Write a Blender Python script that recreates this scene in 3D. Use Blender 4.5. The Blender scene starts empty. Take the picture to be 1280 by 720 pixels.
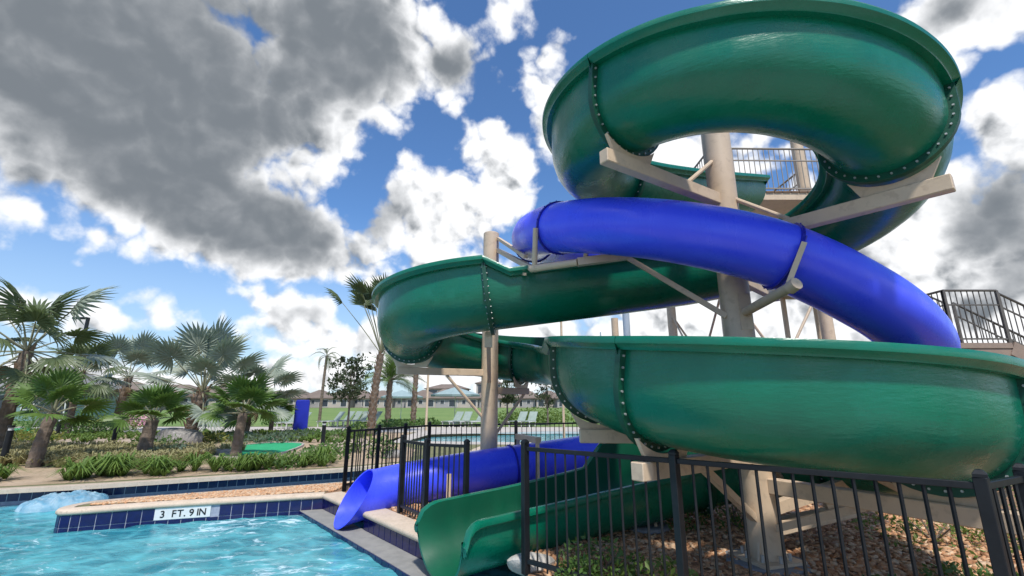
import bpy, bmesh, math, random
import numpy as np
from mathutils import Vector, Matrix
from mathutils.geometry import tessellate_polygon
from mathutils.noise import noise as mnoise
R = math.radians
random.seed(7)
SC = bpy.context.scene
COL = SC.collection

# ------------------------------------------------------------------ camera
cam_d = bpy.data.cameras.new("camera")
cam = bpy.data.objects.new("camera", cam_d)
COL.objects.link(cam)
cam.location = (0, 0, 1.65)
cam.rotation_euler = (R(90 + 13.9), 0, 0)
cam_d.sensor_width = 36.0
cam_d.lens = 36.0 * 572 / 1280
cam_d.clip_start = 0.05
cam_d.clip_end = 6000
SC.camera = cam
SC.view_settings.view_transform = 'Standard'
SC.view_settings.look = 'None'
SC.view_settings.gamma = 1
SC.view_settings.exposure = 0.85

# ------------------------------------------------------------------ sun and sky
SUN_EL, SUN_AZ = R(58), R(168)          # azimuth clockwise from +Y
sun_dir = Vector((math.sin(SUN_AZ) * math.cos(SUN_EL), math.cos(SUN_AZ) * math.cos(SUN_EL), math.sin(SUN_EL)))
sd = bpy.data.lights.new("sun", 'SUN')
sd.energy = 2.4
sd.angle = R(4)
sd.color = (1.0, 0.96, 0.89)
sun = bpy.data.objects.new("sun", sd)
COL.objects.link(sun)
sun.location = (0, 0, 30)
sun.rotation_euler = (-sun_dir).to_track_quat('-Z', 'Y').to_euler()

F, TH = 572.0, R(13.9)
def azel(px, py):
    u = (px - 640) / F; v = (360 - py) / F
    y = math.cos(TH) - math.sin(TH) * v; z = math.sin(TH) + math.cos(TH) * v
    return math.atan2(u, y), math.atan2(z, math.hypot(u, y))
def G(px, py, z=0.0):
    u = (px - 640) / F; v = (360 - py) / F
    t = (z - 1.65) / (math.sin(TH) + math.cos(TH) * v)
    return (u * t, (math.cos(TH) - math.sin(TH) * v) * t)

world = bpy.data.worlds.new("World")
SC.world = world
world.use_nodes = True
NT = world.node_tree
NT.nodes.clear()
class NB:
    """small helper to write node maths"""
    def __init__(s, nt): s.nt = nt
    def n(s, t, **k):
        n = s.nt.nodes.new(t)
        for a, b in k.items(): setattr(n, a, b)
        return n
    def put(s, sock, v):
        if hasattr(v, 'links'): s.nt.links.new(v, sock)
        else: sock.default_value = v
    def m(s, op, a, b=None, c=None, clamp=False):
        n = s.n('ShaderNodeMath', operation=op, use_clamp=clamp)
        for i, v in enumerate((a, b, c)):
            if v is not None: s.put(n.inputs[i], v)
        return n.outputs[0]
    def vm(s, op, a, b=None):
        n = s.n('ShaderNodeVectorMath', operation=op)
        s.put(n.inputs[0], a)
        if b is not None: s.put(n.inputs[1], b)
        return n.outputs[0]
    def noise(s, vec, scale, detail=4, rough=.55, dist=0.0, w=None):
        n = s.n('ShaderNodeTexNoise')
        if vec is not None: s.put(n.inputs['Vector'], vec)
        n.inputs['Scale'].default_value = scale
        n.inputs['Detail'].default_value = detail
        n.inputs['Roughness'].default_value = rough
        n.inputs['Distortion'].default_value = dist
        return n.outputs[0]
    def sstep(s, v, a, b, lo=0.0, hi=1.0):
        n = s.n('ShaderNodeMapRange', interpolation_type='SMOOTHSTEP')
        s.put(n.inputs[0], v)
        for i, k in enumerate((a, b, lo, hi)): s.put(n.inputs[i + 1], k)
        return n.outputs[0]
    def mix(s, f, a, b):
        n = s.n('ShaderNodeMix', data_type='RGBA')
        s.put(n.inputs[0], f)
        for i, v in ((6, a), (7, b)):
            if isinstance(v, tuple) and len(v) == 3: v = v + (1,)
            s.put(n.inputs[i], v)
        return n.outputs[2]
W = NB(NT)
sky = W.n('ShaderNodeTexSky', sky_type='NISHITA')
sky.sun_disc = False
sky.sun_elevation = SUN_EL
sky.sun_rotation = SUN_AZ
sky.air_density = 1.0; sky.dust_density = 0.4; sky.ozone_density = 2.6
tc = W.n('ShaderNodeTexCoord')
dirv = tc.outputs['Generated']
sep = W.n('ShaderNodeSeparateXYZ'); NT.links.new(dirv, sep.inputs[0])
az = W.m('ARCTAN2', sep.outputs[0], sep.outputs[1])
el = W.m('ARCSINE', sep.outputs[2])
# wobble of the cloud outlines
n_big = W.noise(dirv, 3.2, 3, .5)
n_mid = W.noise(dirv, 7.0, 6, .60)
n_fine = W.noise(dirv, 26.0, 4, .62)
def blob(px, py, rx, ry, rot=0.0):
    a0, e0 = azel(px, py)
    k = (1 + ((px - 640) / F) ** 2)            # wide lens: pixels cover less angle off axis
    ra, re_ = rx / F / k ** .8, ry / F / k ** .35
    da = W.m('SUBTRACT', az, a0); de = W.m('SUBTRACT', el, e0)
    cr, sr = math.cos(rot), math.sin(rot)
    x = W.m('ADD', W.m('MULTIPLY', da, cr / ra), W.m('MULTIPLY', de, sr / ra))
    y = W.m('ADD', W.m('MULTIPLY', da, -sr / re_), W.m('MULTIPLY', de, cr / re_))
    d = W.m('ADD', W.m('MULTIPLY', x, x), W.m('MULTIPLY', y, y))
    return W.m('MULTIPLY', W.m('SUBTRACT', 1.0, W.m('SQRT', d)), min(1.6, (rx * ry) ** .5 / 75))
def field(blobs):
    f = None
    for b in blobs:
        v = blob(*b)
        f = v if f is None else W.m('SMOOTH_MAX', f, v, 0.18)
    return f
white_blobs = [
    (150, 90, 400, 175, 0), (215, 235, 240, 85, -.28), (345, 285, 165, 62, -.25), (440, 60, 150, 95, 0), (425, 165, 50, 75, 0),
    (560, 85, 85, 55, -.2), (545, 270, 95, 75, 0), (630, 215, 60, 70, 0), (695, 150, 48, 105, .35),
    (640, 12, 50, 24, .5), (20, 258, 55, 30, -.2), (122, 293, 58, 20, 0), (130, 400, 44, 28, .2), (205, 392, 42, 32, 0),
    (18, 380, 46, 20, 0), (365, 388, 70, 36, 0), (470, 355, 40, 32, 0), (580, 345, 110, 55, 0), (250, 60, 120, 90, 0), (440, 428, 115, 34, 0), (350, 470, 110, 26, 0),
    (610, 440, 200, 60, 0), (980, 410, 320, 70, 0), (1240, 340, 165, 150, 0), (1265, 160, 60, 80, 0),
    (1200, 25, 130, 55, 0), (1160, 60, 40, 40, 0), (860, 200, 100, 50, 0), (1110, 250, 110, 110, 0), (90, 475, 190, 30, 0)]
dark_blobs = [(150, 70, 420, 190, 0), (215, 225, 240, 80, -.28), (350, 280, 150, 62, -.25), (430, 60, 140, 90, 0), (575, 90, 80, 48, -.2),
              (460, 265, 90, 55, 0), (1245, 268, 92, 74, 0), (1195, 10, 110, 40, 0), (372, 388, 55, 20, 0), (1275, 350, 60, 50, 0)]
fw = field(white_blobs)
fd = field(dark_blobs)
# clouds elsewhere in the sky come from the same noises, at a similar cover
elsewhere = W.m('MULTIPLY', W.m('SUBTRACT', n_big, .56), 4.0)
outside = W.sstep(W.m('ADD', W.m('ABSOLUTE', az), W.m('MULTIPLY', el, .35)), 1.0, 1.45)
fw = W.m('MAXIMUM', fw, W.m('SUBTRACT', elsewhere, W.m('MULTIPLY', W.m('SUBTRACT', 1.0, outside), 6.0)))
def puff(vec):
    n = W.n('ShaderNodeTexVoronoi', feature='F1')
    NT.links.new(vec, n.inputs['Vector'])
    n.inputs['Scale'].default_value = 13.0; n.inputs['Detail'].default_value = 1.6; n.inputs['Roughness'].default_value = .55
    return W.m('SUBTRACT', .42, n.outputs['Distance'])
wv = W.n('ShaderNodeTexNoise'); NT.links.new(dirv, wv.inputs['Vector']); wv.inputs['Scale'].default_value = 9; wv.inputs['Detail'].default_value = 4
wsc = W.n('ShaderNodeVectorMath', operation='SCALE'); NT.links.new(W.vm('SUBTRACT', wv.outputs['Color'], (.5, .5, .5)), wsc.inputs[0]); wsc.inputs['Scale'].default_value = .10
dirw = W.vm('ADD', dirv, wsc.outputs[0])
n_puff = puff(dirw)
rough = W.m('ADD', W.m('ADD', W.m('MULTIPLY', W.m('SUBTRACT', n_mid, .5), 1.35), W.m('MULTIPLY', W.m('SUBTRACT', n_fine, .5), .35)), W.m('MULTIPLY', n_puff, .75))
dens_raw = W.m('ADD', W.m('ADD', fw, .34), rough)
dens = W.sstep(dens_raw, -.05, .37)
# relief of the billows
off = W.vm('ADD', dirv, (0.022, -0.004, 0.030))
relief = W.m('ADD', W.m('SUBTRACT', n_mid, W.noise(off, 7.0, 6, .60)), W.m('MULTIPLY', W.m('SUBTRACT', n_puff, puff(W.vm('ADD', dirw, (0.014, -0.003, 0.020)))), .55))
thick = W.sstep(W.m('ADD', W.m('ADD', fd, .16), W.m('ADD', W.m('MULTIPLY', rough, .42), W.m('MULTIPLY', W.m('SUBTRACT', n_big, .5), .8))), -.22, .95)
grey = W.m('ADD', W.m('MULTIPLY', W.sstep(dens_raw, .25, .9), .16), W.m('MULTIPLY', thick, .66), clamp=True)
tone = W.m('ADD', W.m('SUBTRACT', 1.0, grey), W.m('MULTIPLY', relief, W.m('SUBTRACT', 2.0, W.m('MULTIPLY', thick, 1.62))))
tone = W.m('MINIMUM', W.m('MAXIMUM', tone, .12), 1.25)
cloud_rgb = W.mix(W.sstep(tone, .12, .95), (.118, .133, .15), (.61, .615, .625))
skyc = W.n('ShaderNodeMix', data_type='RGBA', blend_type='MULTIPLY')
skyc.inputs[0].default_value = 1
NT.links.new(sky.outputs[0], skyc.inputs[6]); skyc.inputs[7].default_value = (.058, .079, .099, 1)
hazef = W.sstep(el, 0.0, .40, .62, 0.0)
blue = W.mix(hazef, skyc.outputs[2], (.34, .42, .50))
final = W.mix(dens, blue, cloud_rgb)
bg = W.n('ShaderNodeBackground'); NT.links.new(final, bg.inputs[0]); bg.inputs[1].default_value = 1.0
wo = W.n('ShaderNodeOutputWorld'); NT.links.new(bg.outputs[0], wo.inputs[0])

# ------------------------------------------------------------------ materials
MATS = {}
def mat(name, base, rough=.5, metal=0.0, spec=.5, coat=0.0, var=None, var_scale=6.0, bump=0.0, bump_scale=30.0,
        bump_stretch=None, var2=None, var2_scale=40.0, trans=None, detail=4, rvar=None):
    m = bpy.data.materials.new(name); m.use_nodes = True
    nt = m.node_tree; b = NB(nt)
    p = nt.nodes['Principled BSDF']
    p.inputs['Base Color'].default_value = tuple(base) + (1,)
    p.inputs['Roughness'].default_value = rough
    p.inputs['Metallic'].default_value = metal
    p.inputs['Specular IOR Level'].default_value = spec
    p.inputs['Coat Weight'].default_value = coat
    p.inputs['Coat Roughness'].default_value = .08
    geo = b.n('ShaderNodeNewGeometry').outputs['Position']
    col = None
    if var is not None:
        f = b.sstep(b.noise(geo, var_scale, detail, .6), .35, .65)
        col = b.mix(f, tuple(base), tuple(var))
    if var2 is not None:
        f2 = b.sstep(b.noise(geo, var2_scale, 3, .6), .52, .68)
        col = b.mix(f2, col if col is not None else tuple(base), tuple(var2))
    if col is not None: nt.links.new(col, p.inputs['Base Color'])
    if bump:
        v = geo
        if bump_stretch: v = b.vm('MULTIPLY', geo, bump_stretch)
        bn = b.n('ShaderNodeBump'); bn.inputs['Strength'].default_value = bump; bn.inputs['Distance'].default_value = .02
        nt.links.new(b.noise(v, bump_scale, 4, .6), bn.inputs['Height'])
        nt.links.new(bn.outputs[0], p.inputs['Normal']); nt.links.new(bn.outputs[0], p.inputs['Coat Normal'])
    if rvar:
        rn = b.sstep(b.noise(b.vm('MULTIPLY', geo, (1, 1, .45)), 3.2, 6, .65), .38, .66, rough, rvar)
        nt.links.new(rn, p.inputs['Roughness']); nt.links.new(b.m('MULTIPLY', rn, .85), p.inputs['Coat Roughness'])
    if trans:
        # thin leaf: let light through
        tr = b.n('ShaderNodeBsdfTranslucent'); tr.inputs[0].default_value = tuple(trans) + (1,)
        mx = b.n('ShaderNodeMixShader'); mx.inputs[0].default_value = .35
        out = nt.nodes['Material Output']
        nt.links.new(p.outputs[0], mx.inputs[1]); nt.links.new(tr.outputs[0], mx.inputs[2])
        nt.links.new(mx.outputs[0], out.inputs[0])
    MATS[name] = m
    return m
M = MATS
mat('green_gelcoat', (.0005, .150, .084), .26, spec=.35, coat=.32, var=(.001, .128, .073), var_scale=1.6, bump=.20, bump_scale=8, bump_stretch=(1, 1, 4.0), var2=(.004, .150, .090), var2_scale=2.7, rvar=.40)
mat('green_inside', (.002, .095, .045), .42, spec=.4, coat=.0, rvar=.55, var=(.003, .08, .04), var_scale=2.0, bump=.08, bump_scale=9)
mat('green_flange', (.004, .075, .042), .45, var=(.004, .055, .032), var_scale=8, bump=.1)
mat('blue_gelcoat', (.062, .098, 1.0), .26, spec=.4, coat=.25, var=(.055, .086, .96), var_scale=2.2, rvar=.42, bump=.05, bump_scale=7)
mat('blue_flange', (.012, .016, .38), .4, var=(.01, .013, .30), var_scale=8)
mat('bolt_steel', (.50, .51, .50), .4, metal=.5)
mat('tan_steel', (.62, .475, .335), .5, var=(.57, .435, .305), var_scale=3.5, var2=(.51, .385, .27), var2_scale=11, bump=.08, bump_scale=40)
mat('fence_black', (.007, .0085, .011), .42, spec=.35, var=(.011, .013, .016), var_scale=9, bump=.05)
mat('rail_dark', (.10, .085, .072), .4, var=(.12, .105, .09), var_scale=6)
mat('rail_tan', (.30, .255, .21), .45, var=(.27, .23, .19), var_scale=6)
mat('tower_wood', (.19, .115, .07), .7, var=(.15, .09, .055), var_scale=9, bump=.3)
mat('stair_wall', (.30, .22, .17), .7, var=(.26, .19, .15), var_scale=5, bump=.2)
mat('tile_navy', (.006, .007, .065), .14, spec=.5, coat=.1, var=(.007, .009, .085), var_scale=14)
mat('tile_sign', (.75, .75, .74), .25, var=(.70, .70, .69), var_scale=12)
mat('ink', (.008, .008, .009), .4)
mat('grout', (.36, .38, .46), .8, var=(.28, .30, .38), var_scale=20, bump=.2)
mat('coping', (.62, .50, .385), .75, var=(.55, .44, .33), var_scale=5, var2=(.48, .38, .285), var2_scale=33, bump=.25, bump_scale=60)
mat('ledge', (.30, .29, .27), .7, var=(.25, .245, .23), var_scale=7, bump=.3, bump_scale=50)
mat('concrete', (.44, .40, .35), .85, var=(.39, .355, .31), var_scale=2.0, bump=.2, bump_scale=40)
mat('pad_concrete', (.23, .24, .26), .85, var=(.19, .20, .22), var_scale=9, bump=.3)
mat('deck', (.50, .45, .40), .85, var=(.44, .40, .35), var_scale=.7, bump=.1)
mat('path', (.46, .36, .28), .9, var=(.40, .31, .24), var_scale=1.2, bump=.2)
mat('mulch_soil', (.32, .185, .105), .95, var=(.18, .10, .055), var_scale=14, var2=(.36, .22, .13), var2_scale=35, bump=.7, bump_scale=30)
for i, c in enumerate(((.56, .29, .145), (.64, .38, .21), (.36, .17, .08), (.68, .47, .30))):
    mat('chip_%d' % i, c, .9, var=tuple(x * .8 for x in c), var_scale=20)
mat('gravel_soil', (.40, .29, .20), .95, var=(.32, .22, .14), var_scale=18, bump=.7)
mat('ground', (.15, .16, .06), .95, var=(.19, .17, .085), var_scale=.35, var2=(.09, .12, .04), var2_scale=1.3, bump=.4)
mat('field', (.13, .21, .045), .95, var=(.165, .24, .06), var_scale=.08, var2=(.10, .175, .04), var2_scale=.5, bump=.3)
mat('bed_soil', (.46, .34, .23), .95, var=(.38, .28, .18), var_scale=1.7, var2=(.28, .21, .13), var2_scale=8, bump=.5)
mat('putting_green', (.02, .36, .15), .9, var=(.016, .31, .125), var_scale=3, bump=.2)
mat('grass_blade', (.12, .21, .035), .6, var=(.17, .26, .05), var_scale=3.0, var2=(.08, .15, .028), var2_scale=7, trans=(.12, .2, .03))
mat('grass_dry', (.36, .34, .15), .7, var=(.46, .41, .22), var_scale=3.0, trans=(.25, .22, .08))
mat('shrub_leaf', (.07, .14, .03), .55, var=(.10, .19, .04), var_scale=4, trans=(.09, .17, .03))
mat('shrub_light', (.12, .20, .035), .55, var=(.17, .24, .05), var_scale=4, trans=(.16, .24, .04))
mat('shrub_yellow', (.26, .26, .05), .55, var=(.20, .22, .05), var_scale=4, trans=(.25, .24, .05))
mat('shrub_grey', (.12, .17, .11), .6, var=(.09, .14, .09), var_scale=5, trans=(.12, .16, .09))
mat('blossom', (.60, .20, .32), .6, var=(.62, .33, .45), var_scale=5)
mat('palm_silver', (.34, .39, .30), .5, var=(.40, .45, .36), var_scale=2.2, trans=(.12, .18, .13))
mat('palm_green', (.10, .18, .035), .45, var=(.14, .23, .045), var_scale=3, trans=(.10, .18, .035))
mat('palm_olive', (.11, .15, .065), .5, var=(.15, .19, .08), var_scale=3, trans=(.10, .14, .05))
mat('frond_brown', (.24, .16, .085), .8, var=(.32, .23, .13), var_scale=4, trans=(.2, .13, .06))
mat('petiole', (.20, .21, .12), .6, var=(.26, .24, .15), var_scale=4)
mat('palm_bark', (.20, .15, .115), .9, var=(.13, .10, .075), var_scale=9, bump=.8, bump_scale=25)
mat('palm_boot', (.27, .175, .115), .85, var=(.18, .115, .075), var_scale=12, bump=.5)
mat('bark', (.17, .135, .11), .9, var=(.12, .095, .075), var_scale=9, bump=.6)
mat('tree_leaf', (.045, .065, .03), .55, var=(.065, .085, .035), var_scale=2.5, trans=(.07, .10, .03))
mat('rock', (.30, .28, .26), .9, var=(.21, .195, .18), var_scale=5, var2=(.38, .36, .33), var2_scale=12, bump=.8, bump_scale=14)
mat('rock_pale', (.52, .49, .45), .9, var=(.42, .39, .35), var_scale=9, bump=.8, bump_scale=22)
mat('roof_brown', (.20, .155, .125), .85, var=(.17, .13, .105), var_scale=.6, bump=.3, bump_scale=8)
mat('roof_grey', (.22, .215, .21), .7, var=(.19, .185, .18), var_scale=.6, bump=.2)
mat('house_wall', (.45, .40, .34), .9, var=(.40, .36, .31), var_scale=.3)
mat('house_wall_grey', (.34, .33, .32), .9, var=(.31, .30, .29), var_scale=.3)
mat('teal_wall', (.20, .31, .31), .85, var=(.18, .28, .28), var_scale=.8)
mat('house_glass', (.035, .045, .06), .12, spec=.6, var=(.05, .06, .075), var_scale=.6)
mat('white_trim', (.70, .69, .66), .6, var=(.64, .63, .60), var_scale=2)
mat('kiosk_blue', (.016, .030, .42), .4, var=(.014, .026, .36), var_scale=2)
mat('kiosk_dark', (.010, .016, .16), .5, var=(.008, .012, .12), var_scale=2)
mat('umbrella_teal', (.30, .39, .39), .7, var=(.27, .36, .36), var_scale=3)
mat('lounge_fabric', (.30, .36, .32), .7, var=(.26, .32, .28), var_scale=4)
mat('pale_blue_post', (.40, .46, .54), .5, var=(.36, .42, .50), var_scale=4)

def water_material(name, deep, light, foam_amt, scale):
    m = bpy.data.materials.new(name); m.use_nodes = True
    nt = m.node_tree; b = NB(nt); p = nt.nodes['Principled BSDF']
    geo = b.n('ShaderNodeNewGeometry').outputs['Position']
    st = b.vm('MULTIPLY', geo, (1.0, 1.6, 1.0))
    a = b.sstep(b.noise(st, 1.1 * scale, 4, .55, .6), .32, .68)
    c = b.mix(a, deep, light)
    # caustic light painted into the water colour as a paler net
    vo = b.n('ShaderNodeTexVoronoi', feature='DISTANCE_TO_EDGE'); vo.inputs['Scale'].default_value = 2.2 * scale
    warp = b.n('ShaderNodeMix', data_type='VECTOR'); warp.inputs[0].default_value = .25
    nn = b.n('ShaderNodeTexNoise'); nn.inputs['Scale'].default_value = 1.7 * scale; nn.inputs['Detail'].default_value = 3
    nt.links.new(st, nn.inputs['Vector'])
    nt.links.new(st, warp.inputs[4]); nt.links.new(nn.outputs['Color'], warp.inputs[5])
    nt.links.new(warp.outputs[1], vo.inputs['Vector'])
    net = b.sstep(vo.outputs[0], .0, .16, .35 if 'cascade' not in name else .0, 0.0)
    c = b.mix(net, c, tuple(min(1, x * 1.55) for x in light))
    foam = b.sstep(b.m('ADD', b.noise(st, 2.6 * scale, 7, .68, 1.4), b.m('MULTIPLY', b.m('SUBTRACT', b.noise(geo, .42, 2, .5), .5), .55)), .56, .74, 0.0, foam_amt)
    c = b.mix(foam, c, (.62, .80, .86))
    nt.links.new(c, p.inputs['Base Color'])
    p.inputs['Roughness'].default_value = .06
    p.inputs['IOR'].default_value = 1.33
    p.inputs['Specular IOR Level'].default_value = .5
    r2 = b.m('ADD', .05, b.m('MULTIPLY', foam, .5)); nt.links.new(r2, p.inputs['Roughness'])
    bn = b.n('ShaderNodeBump'); bn.inputs['Strength'].default_value = .55; bn.inputs['Distance'].default_value = .05
    nt.links.new(b.noise(st, 4.5 * scale, 5, .62, .5), bn.inputs['Height'])
    nt.links.new(bn.outputs[0], p.inputs['Normal'])
    MATS[name] = m
water_material('pool_water', (.022, .19, .245), (.095, .38, .42), .9, 1.0)
water_material('river_water', (.035, .20, .30), (.10, .36, .45), .8, 1.2)
water_material('cascade_water', (.20, .46, .62), (.50, .70, .80), 1.0, 3.4)
_m = M['cascade_water']; _nt = _m.node_tree
_tr = _nt.nodes.new('ShaderNodeBsdfTransparent'); _tr.inputs[0].default_value = (.80, .92, .97, 1)
_mx = _nt.nodes.new('ShaderNodeMixShader'); _mx.inputs[0].default_value = .34
_nt.links.new(_nt.nodes['Principled BSDF'].outputs[0], _mx.inputs[1]); _nt.links.new(_tr.outputs[0], _mx.inputs[2])
_nt.links.new(_mx.outputs[0], _nt.nodes['Material Output'].inputs[0])
water_material('far_pool_water', (.05, .24, .29), (.10, .34, .38), .3, .6)

# ------------------------------------------------------------------ mesh helpers
class MB:
    def __init__(s): s.v = []; s.f = []; s.mi = []
    def add(s, vs, fs, mi=0):
        o = len(s.v)
        s.v.extend([tuple(v) for v in vs]); s.f.extend([tuple(i + o for i in f) for f in fs]); s.mi.extend([mi] * len(fs))
    def box(s, c, d, rz=0.0, mi=0):
        x, y, z = d[0] / 2, d[1] / 2, d[2] / 2
        cr, sr = math.cos(rz), math.sin(rz)
        vs = []
        for sx, sy, sz in ((-1,-1,-1),(1,-1,-1),(1,1,-1),(-1,1,-1),(-1,-1,1),(1,-1,1),(1,1,1),(-1,1,1)):
            a, b = sx * x, sy * y
            vs.append((c[0] + a * cr - b * sr, c[1] + a * sr + b * cr, c[2] + sz * z))
        s.add(vs, [(0,3,2,1),(4,5,6,7),(0,1,5,4),(1,2,6,5),(2,3,7,6),(3,0,4,7)], mi)
    def bar(s, a, b, w, h=None, mi=0):
        """square bar between two points, w wide and h high"""
        h = h or w
        a, b = Vector(a), Vector(b); t = (b - a).normalized()
        up = Vector((0, 0, 1)) if abs(t.z) < .95 else Vector((0, 1, 0))
        sx = t.cross(up).normalized(); sy = sx.cross(t).normalized()
        vs = []
        for p in (a, b):
            for i, j in ((-1,-1),(1,-1),(1,1),(-1,1)): vs.append(p + sx * (i * w / 2) + sy * (j * h / 2))
        s.add(vs, [(0,1,2,3),(7,6,5,4),(0,4,5,1),(1,5,6,2),(2,6,7,3),(3,7,4,0)], mi)
    def tube(s, pts, rad, seg=10, cap=True, mi=0):
        pts = [Vector(p) for p in pts]; n = len(pts)
        if not hasattr(rad, '__len__'): rad = [rad] * n
        rings = []; prev = None
        for i, p in enumerate(pts):
            t = (pts[min(i + 1, n - 1)] - pts[max(i - 1, 0)]).normalized()
            if prev is None:
                ref = Vector((0, 0, 1)) if abs(t.z) < .9 else Vector((1, 0, 0))
                sx = t.cross(ref).normalized()
            else:
                sx = (prev - t * prev.dot(t)).normalized()
            prev = sx; sy = sx.cross(t)
            rings.append([p + (sx * math.cos(2 * math.pi * k / seg) + sy * math.sin(2 * math.pi * k / seg)) * rad[i] for k in range(seg)])
        vs = [q for r in rings for q in r]
        fs = []
        for i in range(n - 1):
            for k in range(seg):
                k2 = (k + 1) % seg
                fs.append((i * seg + k, i * seg + k2, (i + 1) * seg + k2, (i + 1) * seg + k))
        if cap:
            fs.append(tuple(range(seg - 1, -1, -1))); fs.append(tuple((n - 1) * seg + k for k in range(seg)))
        s.add(vs, fs, mi)
    def lathe(s, prof, seg=20, c=(0, 0, 0), mi=0):
        vs = []; fs = []
        for r, z in prof:
            for k in range(seg):
                a = 2 * math.pi * k / seg
                vs.append((c[0] + r * math.cos(a), c[1] + r * math.sin(a), c[2] + z))
        for i in range(len(prof) - 1):
            for k in range(seg):
                k2 = (k + 1) % seg
                fs.append((i * seg + k, i * seg + k2, (i + 1) * seg + k2, (i + 1) * seg + k))
        fs.append(tuple(range(seg - 1, -1, -1))); fs.append(tuple((len(prof) - 1) * seg + k for k in range(seg)))
        s.add(vs, fs, mi)
    def prism(s, poly, z0, z1, mi=0):
        n = len(poly)
        vs = [(p[0], p[1], z0) for p in poly] + [(p[0], p[1], z1) for p in poly]
        fs = [(i, (i + 1) % n, n + (i + 1) % n, n + i) for i in range(n)]
        s.add(vs, fs, mi)
        tri = tessellate_polygon([[Vector((p[0], p[1], 0)) for p in poly]])
        s.add([(p[0], p[1], z1) for p in poly], [tuple(t) for t in tri], mi)
    def build(s, name, material, parent=None, smooth=None, bevel=0.0, origin=None):
        me = bpy.data.meshes.new(name)
        vs = s.v
        o = origin
        if o is not None: vs = [(a - o[0], b - o[1], c - o[2]) for a, b, c in vs]
        me.from_pydata(vs, [], s.f)
        mats = material if isinstance(material, (list, tuple)) else [material]
        for m in mats: me.materials.append(m)
        if len(mats) > 1: me.polygons.foreach_set('material_index', s.mi)
        me.validate()
        if smooth is not None:
            me.polygons.foreach_set('use_smooth', [True] * len(me.polygons))
            me.set_sharp_from_angle(angle=R(smooth))
        ob = bpy.data.objects.new(name, me)
        COL.objects.link(ob)
        if parent is not None: ob.parent = parent
        if origin is not None and parent is None: ob.location = origin
        if bevel:
            bm = bmesh.new(); bm.from_mesh(me)
            bmesh.ops.recalc_face_normals(bm, faces=bm.faces)
            es = [e for e in bm.edges if len(e.link_faces) == 2 and e.calc_face_angle(0) > R(40)]
            bmesh.ops.bevel(bm, geom=es, offset=bevel, segments=1, affect='EDGES', clamp_overlap=True)
            bm.to_mesh(me); bm.free()
        return ob

def thing(name, label, cat, loc=(0, 0, 0), group=None, rz=0.0):
    o = bpy.data.objects.new(name, None)
    o.empty_display_size = .2
    COL.objects.link(o)
    o.location = loc; o.rotation_euler = (0, 0, rz)
    tag(o, label, cat, group)
    return o
def tag(o, label=None, cat=None, group=None, kind=None):
    if label: o['label'] = label
    if cat: o['category'] = cat
    if group: o['group'] = group
    if kind: o['kind'] = kind
    return o
def loc_of(o): return tuple(o.location)
def part(name, mb, m, parent, **k):
    """part whose mesh was written in world coordinates under an unrotated thing"""
    return mb.build(name, m, parent, origin=world_loc(parent), **k)
def world_loc(o):
    x = Vector((0, 0, 0))
    while o is not None: x += o.location; o = o.parent
    return tuple(x)
def link_copy(src_mesh, name, parent, mtx):
    o = bpy.data.objects.new(name, src_mesh)
    COL.objects.link(o); o.parent = parent; o.matrix_local = mtx
    return o
def copy_thing(src, label, loc, rz=0.0, scale=1.0):
    r = src.copy(); COL.objects.link(r); r.location = loc; r.rotation_euler = (0, 0, rz); r.scale = (scale,) * 3
    r['label'] = label
    for ch in src.children:
        c = ch.copy(); COL.objects.link(c); c.parent = r
        for g in ch.children:
            d = g.copy(); COL.objects.link(d); d.parent = c
    return r
def fast_mesh(name, verts, faces, m):
    """verts (N,3), faces (M,4 or 3) numpy -> mesh object"""
    me = bpy.data.meshes.new(name)
    nv, nf, k = len(verts), len(faces), faces.shape[1]
    me.vertices.add(nv); me.vertices.foreach_set('co', np.asarray(verts, np.float32).ravel())
    me.loops.add(nf * k); me.polygons.add(nf)
    me.loops.foreach_set('vertex_index', np.asarray(faces, np.int32).ravel())
    me.polygons.foreach_set('loop_start', np.arange(0, nf * k, k, dtype=np.int32))
    for mm in (m if isinstance(m, (list, tuple)) else [m]): me.materials.append(mm)
    me.update(calc_edges=True)
    o = bpy.data.objects.new(name, me); COL.objects.link(o)
    return o
def sheet(name, poly, z, m, holes=(), kind='structure'):
    loops = [[Vector((p[0], p[1], 0)) for p in poly]] + [[Vector((p[0], p[1], 0)) for p in h] for h in holes]
    flat = [p for l in loops for p in l]
    tris = tessellate_polygon(loops)
    fs = []
    for t in tris:
        a, b, c = (flat[i] for i in t)
        fs.append(tuple(t) if (b - a).cross(c - a).z > 0 else (t[0], t[2], t[1]))
    me = bpy.data.meshes.new(name)
    me.from_pydata([(p.x, p.y, z) for p in flat], [], fs)
    me.materials.append(m)
    o = bpy.data.objects.new(name, me); COL.objects.link(o)
    if kind: o['kind'] = kind
    return o
def inside(p, poly):
    x, y = p; r = False; n = len(poly)
    for i in range(n):
        x1, y1 = poly[i]; x2, y2 = poly[(i + 1) % n]
        if (y1 > y) != (y2 > y) and x < (x2 - x1) * (y - y1) / (y2 - y1) + x1: r = not r
    return r
def smooth_poly(pts, closed=False, n=4):
    """Catmull-Rom through the points"""
    out = []; m = len(pts)
    rng = range(m if closed else m - 1)
    for i in rng:
        g = lambda k: Vector(pts[k % m]) if closed else Vector(pts[max(0, min(m - 1, k))])
        p0, p1, p2, p3 = g(i - 1), g(i), g(i + 1), g(i + 2)
        for j in range(n):
            t = j / n
            q = .5 * ((2 * p1) + (-p0 + p2) * t + (2 * p0 - 5 * p1 + 4 * p2 - p3) * t * t + (-p0 + 3 * p1 - 3 * p2 + p3) * t ** 3)
            out.append(tuple(q))
    if not closed: out.append(tuple(pts[-1]))
    return out

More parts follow.
